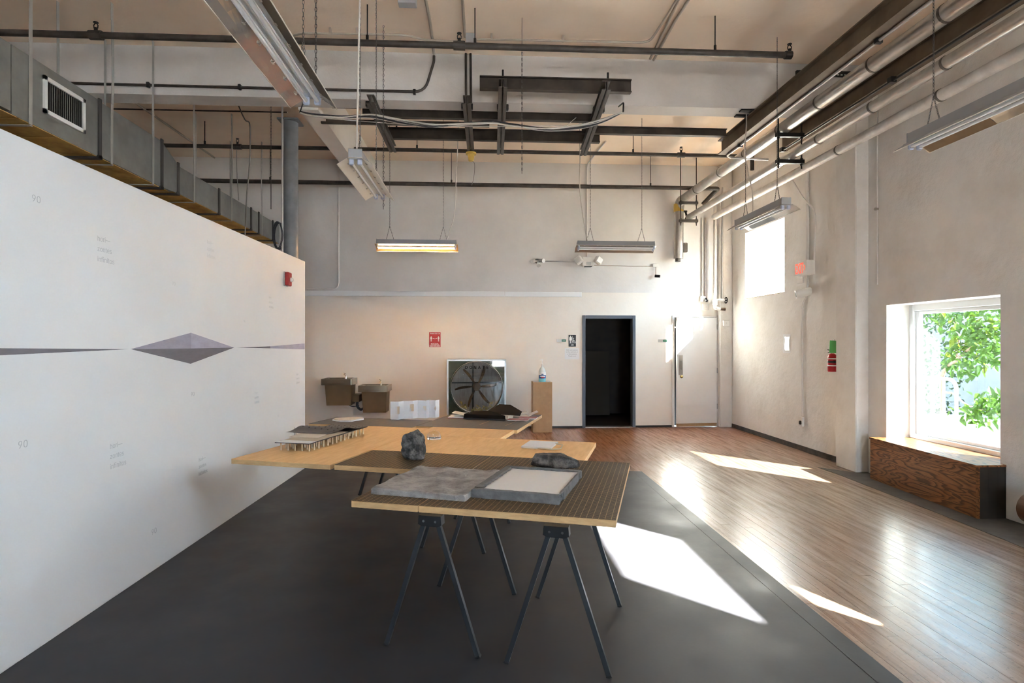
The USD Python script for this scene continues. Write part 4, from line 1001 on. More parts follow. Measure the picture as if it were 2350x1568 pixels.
def trestle(label, b, a, depth=.78, spread=.26, src=None):
    if src:
        return copy_of(src, label, T(b, a, 0), -TH)
    t = thing('trestle', label, 'trestle', T(b, a, 0), -TH, 'steel trestles under the tables')
    d = depth / 2
    for sa in (-1, 1):
        br = obj('bracket', ext(Polygon([(-.062, .728), (.062, .728), (.066, .682), (.045, .672), (-.045, .672), (-.066, .682)]), .05, 'xz', sa * d - .025), 'black_steel', t, local=True)
        for sb in (-1, 1):
            obj('bolt', tube([(sb * .033, sa * d - .03, .70), (sb * .033, sa * d + .03, .70)], .007, 8), 'chrome', br, local=True)
        for sb in (-1, 1):
            lg = obj('leg', bar((sb * .042, sa * d, .675), (sb * spread, sa * d, .0065), .024), 'steel_leg', t, local=True)
            obj('foot_cap', bar((sb * (spread - .003), sa * d, .016), (sb * (spread + .001), sa * d, .0058), .027), 'black', lg, local=True)
    obj('crossbar', rbox(-.018, .018, -d + .026, d - .026, .69, .727, .003), 'black_steel', t, local=True)
    return t


tr0 = trestle('steel trestle under the left part of the front table', -.965, .37)
trestle('steel trestle under the right end of the front table', -.29, .36, src=tr0)
trestle('steel trestle in the middle, behind the front pair of trestles', -1.37, 1.80, src=tr0)
tr1 = trestle('short steel trestle under the left plywood table', -2.305, 1.61, .46)
trestle('steel trestle in shadow below the far left slate table', -2.65, 2.96, src=tr1)
trestle('steel trestle below the slate table with the books', -1.72, 3.45, src=tr0)

# ------------------------------------------------------------------ things on the tables
def rough_block(dims, seed, amp, freq, sub=5, shape=None):
    m = trimesh.creation.icosphere(sub); V = np.asarray(m.vertices)
    if shape is not None:
        V = shape(V)
    else:
        V = V / np.abs(V).max(1, keepdims=True)
    V = V * np.asarray(dims) / 2
    n = meshkit.fbm(V * freq + seed * 7.1, 5, seed) - .5; n2 = meshkit.fbm(V * freq * 4 + seed, 3, seed + 9) - .5
    d = V / np.maximum(np.linalg.norm(V, axis=1, keepdims=True), 1e-9)
    m.vertices = V + d * (n * amp + n2 * amp * .35)[:, None]; return m


def gslab(w, d, h, seed, amp, freq, nx=90, ny=60, rim=None):
    """rough cast slab: top grid displaced, sides closed"""
    def fn(u, v):
        x, y = (u - .5) * w, (v - .5) * d; P = np.stack([x, y, x * 0], -1)
        n = meshkit.fbm(P * freq + seed, 5, seed) - .5
        z = h + n * amp
        e = (meshkit.fbm(P * 40 + 3, 3, seed + 4) - .5) * .012
        k = np.maximum(np.abs(u - .5), np.abs(v - .5)) * 2
        f = 1 - np.clip((k - .97) / .03, 0, 1) * .004 / w
        return x * f + e * (k > .99), y * f + e * (k > .99), np.where(k > .995, z - .006, z)
    return fn


def closed(fn, nu, nv, z0=0.0):
    g = grid(fn, nu, nv); V = np.asarray(g.vertices); n = len(V); B_ = V.copy(); B_[:, 2] = z0
    F = [np.asarray(g.faces), np.asarray(g.faces)[:, ::-1] + n]
    ring = [i * nv for i in range(nu)] + [(nu - 1) * nv + j for j in range(1, nv)] + [i * nv + nv - 1 for i in range(nu - 2, -1, -1)] + [j for j in range(nv - 2, 0, -1)]
    F += [np.array([(a, a + n, b), (b, a + n, b + n)]) for a, b in zip(ring, ring[1:] + ring[:1])]
    return trimesh.Trimesh(np.vstack([V, B_]), np.vstack(F), process=False)


m = closed(gslab(.585, .655, .033, 3, .028, 11), 110, 110)
t = thing('cement_slab', 'rough grey cement slab lying flat at the left of the front table', 'slab', T(-1.11, .47), -TH - 2); obj('slab', m, 'slab_cement', t, local=True, smooth=60)
# tray with filled top
wt, dt = .515, .665
def rimf(x0, x1, y0, y1, seed):
    f0 = gslab(x1 - x0, y1 - y0, .050, seed, .006, 30)
    m = closed(f0, max(8, int((x1 - x0) / .012)), max(8, int((y1 - y0) / .012))); m.vertices = np.asarray(m.vertices) + [(x0 + x1) / 2, (y0 + y1) / 2, 0]; return m
t = thing('filled_tray', 'shallow grey cement tray filled with a smooth white layer', 'tray', T(-.553, .545), -TH - 3)
r_ = .035
obj('rim', cat([rimf(-wt / 2, wt / 2, -dt / 2, -dt / 2 + r_, 1), rimf(-wt / 2, wt / 2, dt / 2 - r_, dt / 2, 2), rimf(-wt / 2, -wt / 2 + r_ + .02, -dt / 2 + r_, dt / 2 - r_, 3), rimf(wt / 2 - r_ * .5, wt / 2, -dt / 2 + r_, dt / 2 - r_, 4)]), 'tray_cement', t, local=True, smooth=60)
obj('base', box(-wt / 2 + .008, wt / 2 - .008, -dt / 2 + .008, dt / 2 - .008, 0, .02), 'tray_cement', t, local=True)
obj('white_fill', closed(lambda u, v: ((u - .5) * (wt - .07) + .012, (v - .5) * (dt - .062), .036 + .004 * meshkit.fbm(np.stack([u * 6, v * 6, u * 0], -1), 3, 2)), 24, 24, .02), 'tray_fill', t, local=True, smooth=True)


def shard(w, d, h, seed, cuts, amp=.02):
    """a broken stone: hull of a blob cut by flat faces, roughened"""
    m = trimesh.creation.icosphere(5); V = np.asarray(m.vertices) * np.array([w, d, h]) * .62
    r = np.random.default_rng(seed)
    for nrm, off in cuts:
        nrm = np.asarray(nrm, float); nrm /= np.linalg.norm(nrm); k = V @ nrm - off; V = V - np.outer(np.maximum(k, 0), nrm)
    n = meshkit.fbm(V * 22 + seed, 5, seed) - .5; ridged = np.abs(meshkit.fbm(V * 13 + 5 * seed, 4, seed + 3) - .5)
    dd = V / np.maximum(np.linalg.norm(V, axis=1, keepdims=True), 1e-9)
    V = V + dd * (n * amp - ridged * amp * 1.4)[:, None]
    V[:, 2] -= V[:, 2].min(); m.vertices = V; return m


bb, aa = ba(943, 1056); t = thing('rock', 'upright dark pointed rock standing on the gridded table', 'rock', T(bb, aa + .05), -TH)
m = shard(.17, .15, .215, 4, [((1, 0, .12), .072), ((-1, 0, -.05), .078), ((0, -1, .15), .06), ((.8, -.3, .55), .085), ((-.45, 0, 1), .105), ((0, 1, .3), .062), ((0, 0, -1), .092)], .022)
obj('stone', m, 'stone_dark', t, local=True, smooth=25)
bb, aa = ba(1272, 1075); t = thing('rock', 'long low dark rock lying at the back of the gridded table', 'rock', T(bb, aa + .04), -TH + 2)
m = shard(.34, .15, .10, 8, [((0, 0, 1), .042), ((0, 0, -1), .044), ((.5, -1, .2), .065), ((-1, 0, .3), .155), ((1, 0, .7), .145), ((.25, 0, 1), .048), ((0, -1, .6), .058), ((.7, 1, 0), .09)], .020)
obj('stone', m, 'stone_dark', t, local=True, smooth=25)

bb, aa = ba(996, 1008); t = thing('glass_dome', 'clear glass dome paperweight on the plywood table', 'paperweight', T(bb, aa), 0)
prof = [(0, .0), (.058, 0), (.064, .006), (.066, .02), (.060, .042), (.045, .062), (.022, .074), (0, .078)]
obj('glass', lathe(prof, 40), 'crystal', t, local=True, smooth=50)

# peg model
b0, a0 = ba(650, 1034); t = thing('peg_model', 'long model board standing on many small wooden pegs', 'architectural model', T(-2.79, 1.22), -TH + 1.2)
bw_, bl = .275, .96
obj('board', rbox(-.03, bw_ + .012, -.03, bl, .062, .067, .001), 'board_black', t, local=True)
npg = 0
for i in range(14):
    for j in range(5):
        if i in (0,) or j in (0, 4) or rng.random() < .75:
            x_, y_ = .008 + j * (bw_ - .016) / 4, .0 + i * (bl - .05) / 13
            obj('peg', tube([(x_, y_, 0), (x_ + rng.uniform(-.001, .001), y_, .062)], .0065, 8), 'peg_wood', t, local=True); npg += 1
obj('white_strip', box(-.02, bw_ + .005, -.025, .09, .0672, .0690), 'paper', t, local=True)
obj('tan_sheet', box(-.018, bw_ + .004, .085, .60, .0691, .0705), 'tan_sheet', t, local=True)
obj('white_page', place(box(-.13, .13, -.10, .10, 0, .003), (.075, .30, .0745), (1.5, 0, 6)), 'cream_page', t, local=True)
def wav(u, v):
    x = -.09 + u * (bw_ + .12) - .10 * (1 - v); y = .36 + v * .62
    return x, y, .0735 + .045 * np.exp(-((v - .30 - .12 * u) / .16) ** 2) * (1 - .35 * u) + .012 * np.clip(1 - v * 3, 0, 1)
sh_ = obj('perforated_sheet', grid(wav, 24, 40, .0015), 'sheet_dark', t, local=True, smooth=60, label='wavy dark sheet with rows of holes')
hl = []
for i in range(6):
    for j in range(9):
        u, v = np.array((i + .6) / 6.4), np.array(.26 + j * .082)
        if v > .98: continue
        P = np.array(wav(u, v)); Pu = np.array(wav(u + .01, v)) - P; Pv = np.array(wav(u, v + .01)) - P; nn = np.cross(Pu, Pv); nn /= np.linalg.norm(nn)
        hl.append(tube([P - nn * .0005, P + nn * .0012], .0075, 8))
obj('holes', cat(hl), 'hole_black', sh_, local=True, kind='stuff')

# notebook with string loop
b0, a0 = ba(1237, 1023); t = thing('notebook', 'white notebook with a string loop on the plywood table', 'notebook', T(-.775, 1.94), -TH - 2)
obj('pages', rbox(-.125, .125, -.15, .15, .0003, .013, .001), 'paper', t, local=True); obj('cover', rbox(-.127, .127, -.152, .152, .0131, .0155, .001), 'paper_white', t, local=True)
b0, a0 = ba(1276, 1022)
pts = [(.02, -.16, .006), (.06, -.175, .008), (.13, -.17, .006), (.18, -.15, .007), (.20, -.11, .006), (.19, -.03, .008), (.185, .05, .006), (.15, .07, .007), (.12, .05, .014)]
obj('string', tube(curve(pts, 6), .005, 7), 'string', t, local=True, smooth=60)
obj('string', tube(curve([(p_[0] + .004, p_[1] - .012, p_[2] + .002) for p_ in pts[:5]], 6), .004, 7), 'string', t, local=True, smooth=60)

# torn white sheet
pl = [ba(*p_) for p_ in ((763, 966.5), (780, 968.3), (806, 968.5), (835, 963.8), (835, 961.4), (806, 961.2), (768, 962.8))]
cen = np.mean(pl, 0); t = thing('torn_sheet', 'thick torn-edged white sheet on the far left slate table', 'sheet', T(cen[0], cen[1]), -TH)
pp = Polygon([(p_[0] - cen[0], p_[1] - cen[1]) for p_ in pl]).buffer(0)
obj('sheet', ext(pp, .012, 'xy', .0005), 'paper', t, local=True); obj('upper_layer', ext(pp.buffer(-.012), .007, 'xy', .0127), 'cream_page', t, local=True)
rg = np.array(pp.exterior.coords)[:4]
obj('torn_edge', tube([(x_, y_, .007 + .002 * (i % 2)) for i, (x_, y_) in enumerate([tuple(rg[k] * (1 - f) + rg[k + 1] * f + rng.normal(0, .002, 2)) for k in range(3) for f in np.linspace(0, 1, 9)])], .0055, 5), 'paper', t, local=True)

# folded card
fx = [(896, 963.2), (914.7, 963.8), (926.4, 961.3), (947.4, 961.0), (958.8, 959.5), (976.8, 960.4), (985, 958.8), (999.2, 959.9), (1008, 958)]
fb = [ba(*p_) for p_ in fx]; t = thing('folded_card', 'white card folded in a zigzag with small cut windows, standing on the slate table', 'card', T(*fb[0]), -TH)
hh = .205
for i in range(8):
    p0, p1 = np.array(fb[i]) - fb[0], np.array(fb[i + 1]) - fb[0]; L_ = np.linalg.norm(p1 - p0); d = (p1 - p0) / L_
    pg = sbox(0, 0, L_, hh)
    hz0 = (.065, .085, .09, .085)[i // 2]; hh_ = (.085, .08, .05, .055)[i // 2]
    if i % 2 == 0:
        w_ = .32 * L_
        pg = pg.difference(sbox(L_ - w_, hz0, L_ + .01, hz0 + hh_) if i // 2 != 3 else Polygon([(L_ + .001, hz0 - .005), (L_ - w_ * .8, hz0 + .025), (L_ + .001, hz0 + .06)]))
    else:
        w_ = .2 * L_
        pg = pg.difference(sbox(-.01, hz0, w_, hz0 + hh_) if i // 2 != 3 else Polygon([(-.001, hz0 - .005), (w_ * 1.2, hz0 + .025), (-.001, hz0 + .06)]))
    m = ext(pg, .0015); V = np.asarray(m.vertices)
    m.vertices = np.c_[p0[0] + V[:, 0] * d[0] - V[:, 2] * d[1], p0[1] + V[:, 0] * d[1] + V[:, 2] * d[0], V[:, 1] + .0005]
    obj('panel', m, 'paper_white', t, local=True)
    if i % 2 == 0 and i < 6:
        q_ = p0 + d * (L_ - w_ * 1.05) + np.array([.01, -.014])
        obj('flap', box(q_[0] - .008, q_[0] + .014, q_[1], q_[1] + .0012, hz0, hz0 + hh_ * (1 if i == 0 else .5)), 'paper', t, local=True)

# books on the slate table
def leafsheet(c, w, d, ang, roll, mt, nm, t, th=.003):
    return obj(nm, place(rbox(0, w, -d / 2, d / 2, 0, th, .0006), c, (0, -roll, ang)), mt, t, local=True)
t = thing('black_album', 'large black album lying open like a tent on the slate table', 'album', T(-1.745, 3.50), -TH)
W_, D_ = .27, .36
cov = lambda pts, th=.004: trimesh.Trimesh(np.vstack([np.array(pts), np.array(pts) + [0, .004, th]])).convex_hull
obj('front_cover', cov([(-.23, -.085, .001), (.28, -.115, .001), (.26, -.06, .045), (.05, .04, .085), (-.13, .04, .078), (-.235, -.04, .05)]), 'album_black', t, local=True)
obj('spine_edge', bar((-.225, -.09, .009), (.275, -.12, .009), .008, .012), 'steel_leg', t, local=True)
obj('back_cover', cov([(.0, .09, .07), (.13, .16, .15), (.27, .14, .15), (.43, .05, .085), (.41, .04, .04), (.20, .06, .045)]), 'album_brown', t, local=True, label='brown tilted back cover')
obj('pages', cov([(-.10, .05, .001), (.28, .0, .001), (.30, .16, .001), (-.05, .2, .001)], .04), 'cream_page', t, local=True)
t = thing('open_book', 'open book with cream pages and a red cover edge left of the black album', 'book', T(-2.03, 3.55), -TH + 8)
obj('cover', rbox(-.16, .14, -.1, .12, .0004, .005, .001), 'red_cover', t, local=True)
obj('pages', rbox(-.155, .13, -.095, .115, .0051, .014, .001), 'paper', t, local=True)
leafsheet((.125, .01, .0145), .24, .2, 180, 11, 'cream_page', 'raised_page', t)
t = thing('open_book', 'open booklet with cream and red pages right of the black album', 'book', T(-1.41, 3.84), -TH - 6)
obj('pages', rbox(-.13, .12, -.09, .09, .0004, .010, .001), 'cream_page', t, local=True); leafsheet((-.12, 0, .0105), .2, .17, 0, 10, 'cream_page', 'raised_page', t)
leafsheet((.10, 0, .0105), .13, .16, 25, 22, 'paper', 'raised_page', t)
t = thing('red_booklet', 'front one of two dark red booklets with white edges', 'booklet', T(-1.43, 3.45), -TH + 3)
obj('pages', rbox(-.02, .21, -.06, .07, .0004, .011, .001), 'paper', t, local=True); obj('cover', rbox(-.022, .212, -.062, .072, .0111, .0135, .001), 'red_cover', t, local=True)
t = thing('red_booklet', 'rear one of two dark red booklets with white edges', 'booklet', T(-1.28, 3.63), -TH + 3)
obj('pages', rbox(-.08, .12, -.06, .07, .0004, .012, .001), 'paper', t, local=True); obj('cover', rbox(-.082, .122, -.062, .072, .0121, .0145, .001), 'red_cover', t, local=True)

# ================================================================== against the back wall
# drinking fountains
def fountain(label, x0, x1, ztop, hbody):
    cx = (x0 + x1) / 2; w = x1 - x0; yb = YB; yf = YB - .46
    t = thing('drinking_fountain', label, 'drinking fountain', (cx, YB, ztop - hbody))
    rim = sbox(x0 + .03, yf + .03, x1 - .03, yb).buffer(.03).intersection(sbox(x0, yf, x1, yb))
    hole = sbox(x0 + .06, yf + .075, x1 - .06, yb - .10).buffer(.02)
    obj('basin_rim', ext(rim.difference(hole), .012, 'xy', ztop - .012), 'basin', t)
    obj('basin_bowl', grid(lambda u, v: (x0 + .04 + u * (w - .08), yf + .055 + v * .33, ztop - .006 - .05 * np.minimum(1, 3 * np.minimum.reduce([u, 1 - u, v, 1 - v]))), 12, 12), 'basin', t, smooth=True)
    band = rim.difference(rim.buffer(-.012)); obj('basin_skirt', ext(band, .10, 'xy', ztop - .113), 'basin', t)
    obj('push_bar', rbox(cx - .17, cx + .13, yf - .006, yf + .004, ztop - .085, ztop - .04, .003), 'basin', t)
    body = sbox(x0 + .055, yf + .07, x1 - .035, yb)
    lo = sbox(x0 + .075, yf + .11, x1 - .05, yb)
    P = [(p_[0], p_[1], ztop - .114) for p_ in list(body.exterior.coords)[:4]] + [(p_[0], p_[1], ztop - hbody) for p_ in list(lo.exterior.coords)[:4]]
    obj('body', trimesh.Trimesh(P).convex_hull, 'bronze', t)
    bx_ = cx + .10; byy = yb - .16
    obj('bubbler', cat([tube([(bx_, byy, ztop - .03), (bx_, byy, ztop + .03)], [.022, .012], 12), tube(curve([(bx_, byy, ztop + .025), (bx_ - .005, byy - .01, ztop + .055), (bx_ - .03, byy - .03, ztop + .075)], 4), .009, 8)]), 'chrome', t, smooth=40)
    obj('mouth_guard', tube(curve([(bx_, byy + .02, ztop + .03), (bx_ - .01, byy + .015, ztop + .075), (bx_ - .035, byy - .01, ztop + .10)], 4), .008, 8), 'chrome', t, smooth=40)
    return t


fountain('higher bronze drinking fountain on the back wall, nearest the partition', -2.86, -2.30, .985, .49)
fountain('lower bronze drinking fountain on the back wall, right of its twin', -2.20, -1.66, .86, .50)
t = thing('chiller_box', 'small brown box with black hoses between the two drinking fountains', 'box', (-2.23, YB - .1, .6))
obj('box', rbox(-2.335, -2.205, YB - .30, YB, .55, .685, .006), 'bronze', t)
obj('hose', tube(curve([(-2.26, YB - .2, .55), (-2.26, YB - .2, .46), (-2.2, YB - .2, .40), (-2.155, YB - .2, .42)], 6), .022, 10), 'cable_dark', t, smooth=60)
obj('hose', tube(curve([(-2.46, YB - .12, .49), (-2.36, YB - .14, .45), (-2.24, YB - .14, .47)], 5), .006, 6), 'cable_dark', t)

# donation fan
FX0, FX1, FY, FZ0, FZ1 = -.59, .49, 10.60, .20, 1.335
fcx, fcz, fr = (FX0 + FX1) / 2, .825, .475
t = thing('industrial_fan', 'large square industrial fan lettered DONATE, leaning at the back wall', 'fan', (fcx, FY, 0))
for m_ in (box(FX0, FX0 + .03, FY, FY + .42, FZ0, FZ1), box(FX1 - .03, FX1, FY, FY + .42, FZ0, FZ1), box(FX0 + .03, FX1 - .03, FY, FY + .42, FZ1 - .03, FZ1), box(FX0 + .03, FX1 - .03, FY, FY + .42, FZ0, FZ0 + .03)):
    obj('cabinet_side', m_, 'aluminium', t)
plate = sbox(FX0 + .03, FZ0 + .03, FX1 - .03, FZ1 - .03).difference(Point(fcx, fcz).buffer(fr - .01, 32)); obj('face_plate', ext(plate, .01, 'xz', FY + .03), 'fan_green', t)
obj('shroud_ring', lathe([(fr - .016, .15), (fr - .012, -.03), (fr, -.035), (fr + .012, -.03), (fr + .01, .0), (fr, .15)], 56, 'y').apply_translation((fcx, FY + .035, fcz)), 'fan_ring', t, smooth=40)
obj('back_panel', box(FX0 + .03, FX1 - .03, FY + .40, FY + .415, FZ0 + .03, FZ1 - .03), 'fan_back', t)
obj('cross_bar', box(fcx - .085, fcx - .055, FY + .33, FY + .36, FZ0 + .03, FZ1 - .03), 'black', t); obj('cross_bar', box(FX0 + .03, FX1 - .03, FY + .33, FY + .36, fcz + .05, fcz + .075), 'black', t)
hub = obj('hub', lathe([(0, .10), (.075, .10), (.075, -.02), (.055, -.04), (.02, -.05), (0, -.05)], 20, 'y').apply_translation((fcx, FY + .22, fcz)), 'fan_blade', t)
for k in range(6):
    g = math.radians(90 + 28 + k * 60 if False else 62 + k * 60)
    def bl_(u, v, g=g):
        r_ = .06 + u * (fr - .13); w_ = (v - .5) * (.03 + .03 * np.sin(u * PI)); tw = .9 - .5 * u
        bend_ = .10 * u * u
        a_ = g + bend_
        x_ = r_ * np.cos(a_) - w_ * math.sin(g) * np.cos(tw); z_ = r_ * np.sin(a_) + w_ * math.cos(g) * np.cos(tw)
        return fcx + x_, FY + .20 + w_ * np.sin(tw) * 1.6, fcz + z_
    obj('blade', grid(bl_, 10, 6, .004), 'fan_blade', t, smooth=40)
obj('clear_panel', box(FX0 + .03, FX1 - .03, FY + .005, FY + .010, FZ0 + .03, FZ1 - .03), 'clear_plastic', t, label='clear panel over the fan face')
dm = [meshkit.text_mesh(ch, .05, .002, True) for ch in 'DONATE']; x_ = -.205
for m_ in dm:
    w_ = m_.bounds[1][0] - m_.bounds[0][0]; V = np.asarray(m_.vertices); x0_ = m_.bounds[0][0]
    obj('letter', trimesh.Trimesh(np.c_[fcx + x_ + V[:, 0] - x0_, FY + .004 - V[:, 2], 1.165 + V[:, 1]], np.asarray(m_.faces), process=False), 'letter_black', t); x_ += w_ + .033
for xx in (FX0 + .05, FX1 - .09):
    obj('foot', box(xx, xx + .04, FY + .02, FY + .40, 0, FZ0), 'aluminium', t)
bl = []
for k in range(60):
    th_ = rng.uniform(-.75, .75); r_ = fr - .03 - abs(rng.normal(0, .02)); c_ = np.array([fcx + r_ * math.sin(th_), FY + rng.uniform(.03, .15), fcz - r_ * math.cos(th_) + .012])
    e_ = rng.normal(0, 1, 3); bl.append(leaf_at(c_, e_, rng.normal(0, 1, 3), rng.uniform(.04, .09), .035))
obj('banknotes', cat(bl), 'bills', t, kind='stuff', label='crumpled notes lying in the bottom of the fan ring')

# plinth and bottle
t = thing('plinth', 'narrow brown fibreboard plinth left of the dark doorway', 'plinth', (1.155, 10.72, 0))
px0, px1, py0, py1 = .98, 1.33, 10.54, 10.89
obj('front_panel', box(px0, px1, py0, py0 + .019, 0, .92), 'mdf', t); obj('back_panel', box(px0, px1, py1 - .019, py1, 0, .92), 'mdf', t)
obj('side_panel', box(px0, px0 + .019, py0 + .0195, py1 - .0195, 0, .92), 'mdf', t); obj('side_panel', box(px1 - .019, px1, py0 + .0195, py1 - .0195, 0, .92), 'mdf', t)
obj('top_panel', box(px0 + .0195, px1 - .0195, py0 + .0195, py1 - .0195, .895, .919), 'acrylic', t, label='clear top panel')
bxx, byy = 1.165, 10.70; zb = .919
t = thing('sanitizer_bottle', 'pump bottle of blue gel standing on the brown plinth', 'bottle', (bxx, byy, zb))
R_ = lambda prof, n=28: lathe(prof, n).apply_translation((bxx, byy, zb))
obj('gel', R_([(0, .001), (.062, .001), (.066, .008), (.066, .06), (0, .06)]), 'gel_blue', t, smooth=40)
obj('bottle', R_([(0, .0605), (.0665, .0605), (.067, .15), (.064, .19), (.05, .235), (.028, .268), (.02, .28), (.02, .30), (0, .30)]), 'bottle_plastic', t, smooth=50)
obj('pump', R_([(0, .3005), (.022, .3005), (.022, .325), (.012, .33), (.006, .335), (.006, .40), (.012, .402), (.012, .415), (0, .418)]), 'white_paint', t, smooth=40)
obj('nozzle', tube([(bxx, byy, zb + .41), (bxx - .045, byy - .01, zb + .405)], .007, 8), 'white_paint', t)
def lab(z0, z1, a0, a1, m_, nm, r_=.0675):
    a = np.linspace(math.radians(a0), math.radians(a1), 15); V = np.vstack([np.c_[bxx + r_ * np.sin(a), byy - r_ * np.cos(a), np.full(15, zb + z)] for z in (z0, z1)])
    F = [(i, i + 1, i + 16) for i in range(14)] + [(i, i + 16, i + 15) for i in range(14)]
    obj(nm, trimesh.Trimesh(V, F, process=False), m_, t)
lab(.062, .175, -85, 85, 'label_white', 'label', .0678); lab(.062, .125, -80, 80, 'label_blue', 'label_band', .0682); lab(.072, .090, -25, 30, 'label_red', 'label_mark', .0686); lab(.094, .108, -45, 45, 'label_white', 'label_mark', .0686); lab(.132, .148, -20, 15, 'label_blue', 'label_mark', .0686)


def onwall(m, x, z, lift=.001):
    """flat mesh drawn in x and y, hung on the back wall"""
    V = np.asarray(m.vertices); return trimesh.Trimesh(np.c_[x + V[:, 0], YB - lift - V[:, 2], z + V[:, 1]], np.asarray(m.faces), process=False)


def words(t, lines, cx, ztop, h, mt, lead=1.5, lift=.003, bold=False, maxw=None):
    for i, l in enumerate(lines):
        m = meshkit.text_mesh(l, h, .0008, bold); b_ = m.bounds; w_ = b_[1][0] - b_[0][0]
        if maxw and w_ > maxw:
            V = np.asarray(m.vertices).copy(); V[:, 0] *= maxw / w_; m.vertices = V; b_ = m.bounds; w_ = maxw
        obj('lettering', onwall(m, cx - w_ / 2 - b_[0][0], ztop - h - i * h * lead, lift), mt, t)


def man(cx, cz, h, mt, t, nm='figure'):
    r = h * .085; p = Point(0, h * .5 - r).buffer(r)
    body = sbox(-h * .13, -h * .02, h * .13, h * .30).buffer(h * .03).union(sbox(-h * .085, -h * .5, -h * .012, 0)).union(sbox(h * .012, -h * .5, h * .085, 0)).union(sbox(-h * .085, -h * .1, h * .085, h * .05))
    obj(nm, onwall(ext(p.union(body), .0008), cx, cz, .003), mt, t)


sgn_ = thing('poster', 'red social distancing poster on the back wall above the fan', 'poster', (-.845, YB, 1.70))
obj('sheet', onwall(ext(sbox(-.107, -.14, .107, .14), .002), -.845, 1.70), 'sign_red', sgn_)
words(sgn_, ['THANK YOU FOR'], -.845, 1.826, .021, 'sign_white', bold=True, maxw=.19); words(sgn_, ['SOCIAL', 'DISTANCING'], -.845, 1.636, .030, 'sign_white', 1.25, bold=True, maxw=.19)
man(-.915, 1.715, .10, 'sign_white', sgn_); man(-.775, 1.715, .10, 'sign_white', sgn_)
arrow = sbox(-.03, -.002, .03, .002).union(Polygon([(-.045, 0), (-.028, .008), (-.028, -.008)])).union(Polygon([(.045, 0), (.028, .008), (.028, -.008)])); obj('arrow', onwall(ext(arrow, .0008), -.845, 1.72, .003), 'sign_white', sgn_)
words(sgn_, ['6 ft'], -.845, 1.708, .009, 'sign_white')

s_ = thing('restroom_sign', 'black MEN restroom sign with white figures beside the dark doorway', 'sign', (1.79, YB, 1.68))
obj('plate', onwall(ext(sbox(-.063, -.105, .063, .105).buffer(.008), .006), 1.79, 1.68), 'sign_black', s_)
def lift_(m, x, z): return onwall(m, x, z, .0075)
fg = Point(0, .075).buffer(.013).union(sbox(-.02, -.0, .02, .055).buffer(.005)).union(sbox(-.014, -.055, -.002, .01)).union(sbox(.002, -.055, .014, .01)); obj('figure', lift_(ext(fg, .0008), 1.757, 1.69), 'sign_white', s_)
obj('divider', lift_(ext(sbox(-.002, -.055, .002, .085), .0008), 1.793, 1.69), 'sign_white', s_)
wh = Point(0, 0).buffer(.026).difference(Point(0, 0).buffer(.020)).difference(sbox(-.002, .004, .04, .04)).union(sbox(-.012, -.004, -.005, .05)).union(Point(-.008, .062).buffer(.009)).union(sbox(-.01, .018, .018, .024)).union(sbox(-.01, -.004, .02, .003)).union(Polygon([(.016, .0), (.024, .0), (.036, -.03), (.028, -.032)])); obj('wheelchair', lift_(ext(wh, .0008), 1.822, 1.665), 'sign_white', s_)
obj('rule', lift_(ext(sbox(-.058, -.001, .058, .001), .0008), 1.79, 1.618), 'sign_white', s_)
m = meshkit.text_mesh('MEN', .02, .0008, True); obj('lettering', lift_(m, 1.79 - m.bounds[1][0] / 2, 1.588), 'sign_white', s_)
for k, (x_, z_, nm) in enumerate(((1.58, 1.683, 'small silver and green occupancy slider left of the restroom sign'), (3.565, 1.678, 'small silver and green occupancy slider between the two doors'))):
    t = thing('occupancy_sign', nm, 'sign', (x_, YB, z_), group='occupancy sliders')
    obj('plate', onwall(ext(sbox(-.092, -.028, .092, .028), .006), x_, z_), 'sign_silver', t); obj('green_field', onwall(ext(sbox(.005, -.02, .088, .02), .001), x_, z_, .0072), 'sign_green', t)
    m = meshkit.text_mesh('VACANT', .009, .0008); obj('lettering', onwall(m, x_ + .047 - m.bounds[1][0] / 2, z_ - .004, .0084), 'sign_white', t)
t = thing('paper_notice', 'white paper notice under the black restroom sign', 'notice', (1.785, YB, 1.43))
obj('sheet', onwall(ext(sbox(-.14, -.108, .14, .108), .001), 1.785, 1.43), 'paper', t)
words(t, ['Only one person', 'in the restroom at', 'a time please', 'Thank you!'], 1.785, 1.512, .021, 'sign_ink', 1.85, .0022, maxw=.22)

# emergency light, cameras and conduits on the back wall
ec = at(1348, 602, Y=YB); t = thing('emergency_light', 'white twin-head emergency light high on the back wall', 'emergency light', (ec[0], YB, ec[2]))
obj('body', rbox(ec[0] - .115, ec[0] + .115, YB - .11, YB, ec[2] - .085, ec[2] + .085, .012), 'exit_box', t); obj('status_panel', rbox(ec[0] - .04, ec[0] + .05, YB - .114, YB - .109, ec[2] - .07, ec[2] - .01, .001), 'sign_silver', t)
obj('dark_base', rbox(ec[0] - .07, ec[0] + .07, YB - .10, YB - .01, ec[2] - .10, ec[2] - .084, .003), 'black', t)
for sx in (-1, 1):
    obj('lamp_head', place(rbox(-.075, .075, -.05, .05, -.07, .07, .02), (ec[0] + sx * .19, YB - .11, ec[2] + .02), (0, sx * 32, sx * 25)), 'exit_box', t); obj('arm', bar((ec[0] + sx * .10, YB - .06, ec[2]), (ec[0] + sx * .16, YB - .08, ec[2] + .015), .03), 'exit_box', t)
pc = at(1233, 602, Y=YB); t = thing('security_camera', 'old cream three-headed security light cluster high on the back wall', 'light fitting', (pc[0], YB, pc[2]))
obj('base', lathe([(0, .0), (.055, .0), (.05, -.06), (.03, -.08), (0, -.08)], 16, 'y').apply_translation((pc[0], YB, pc[2] + .02)), 'conduit_tan', t, smooth=40)
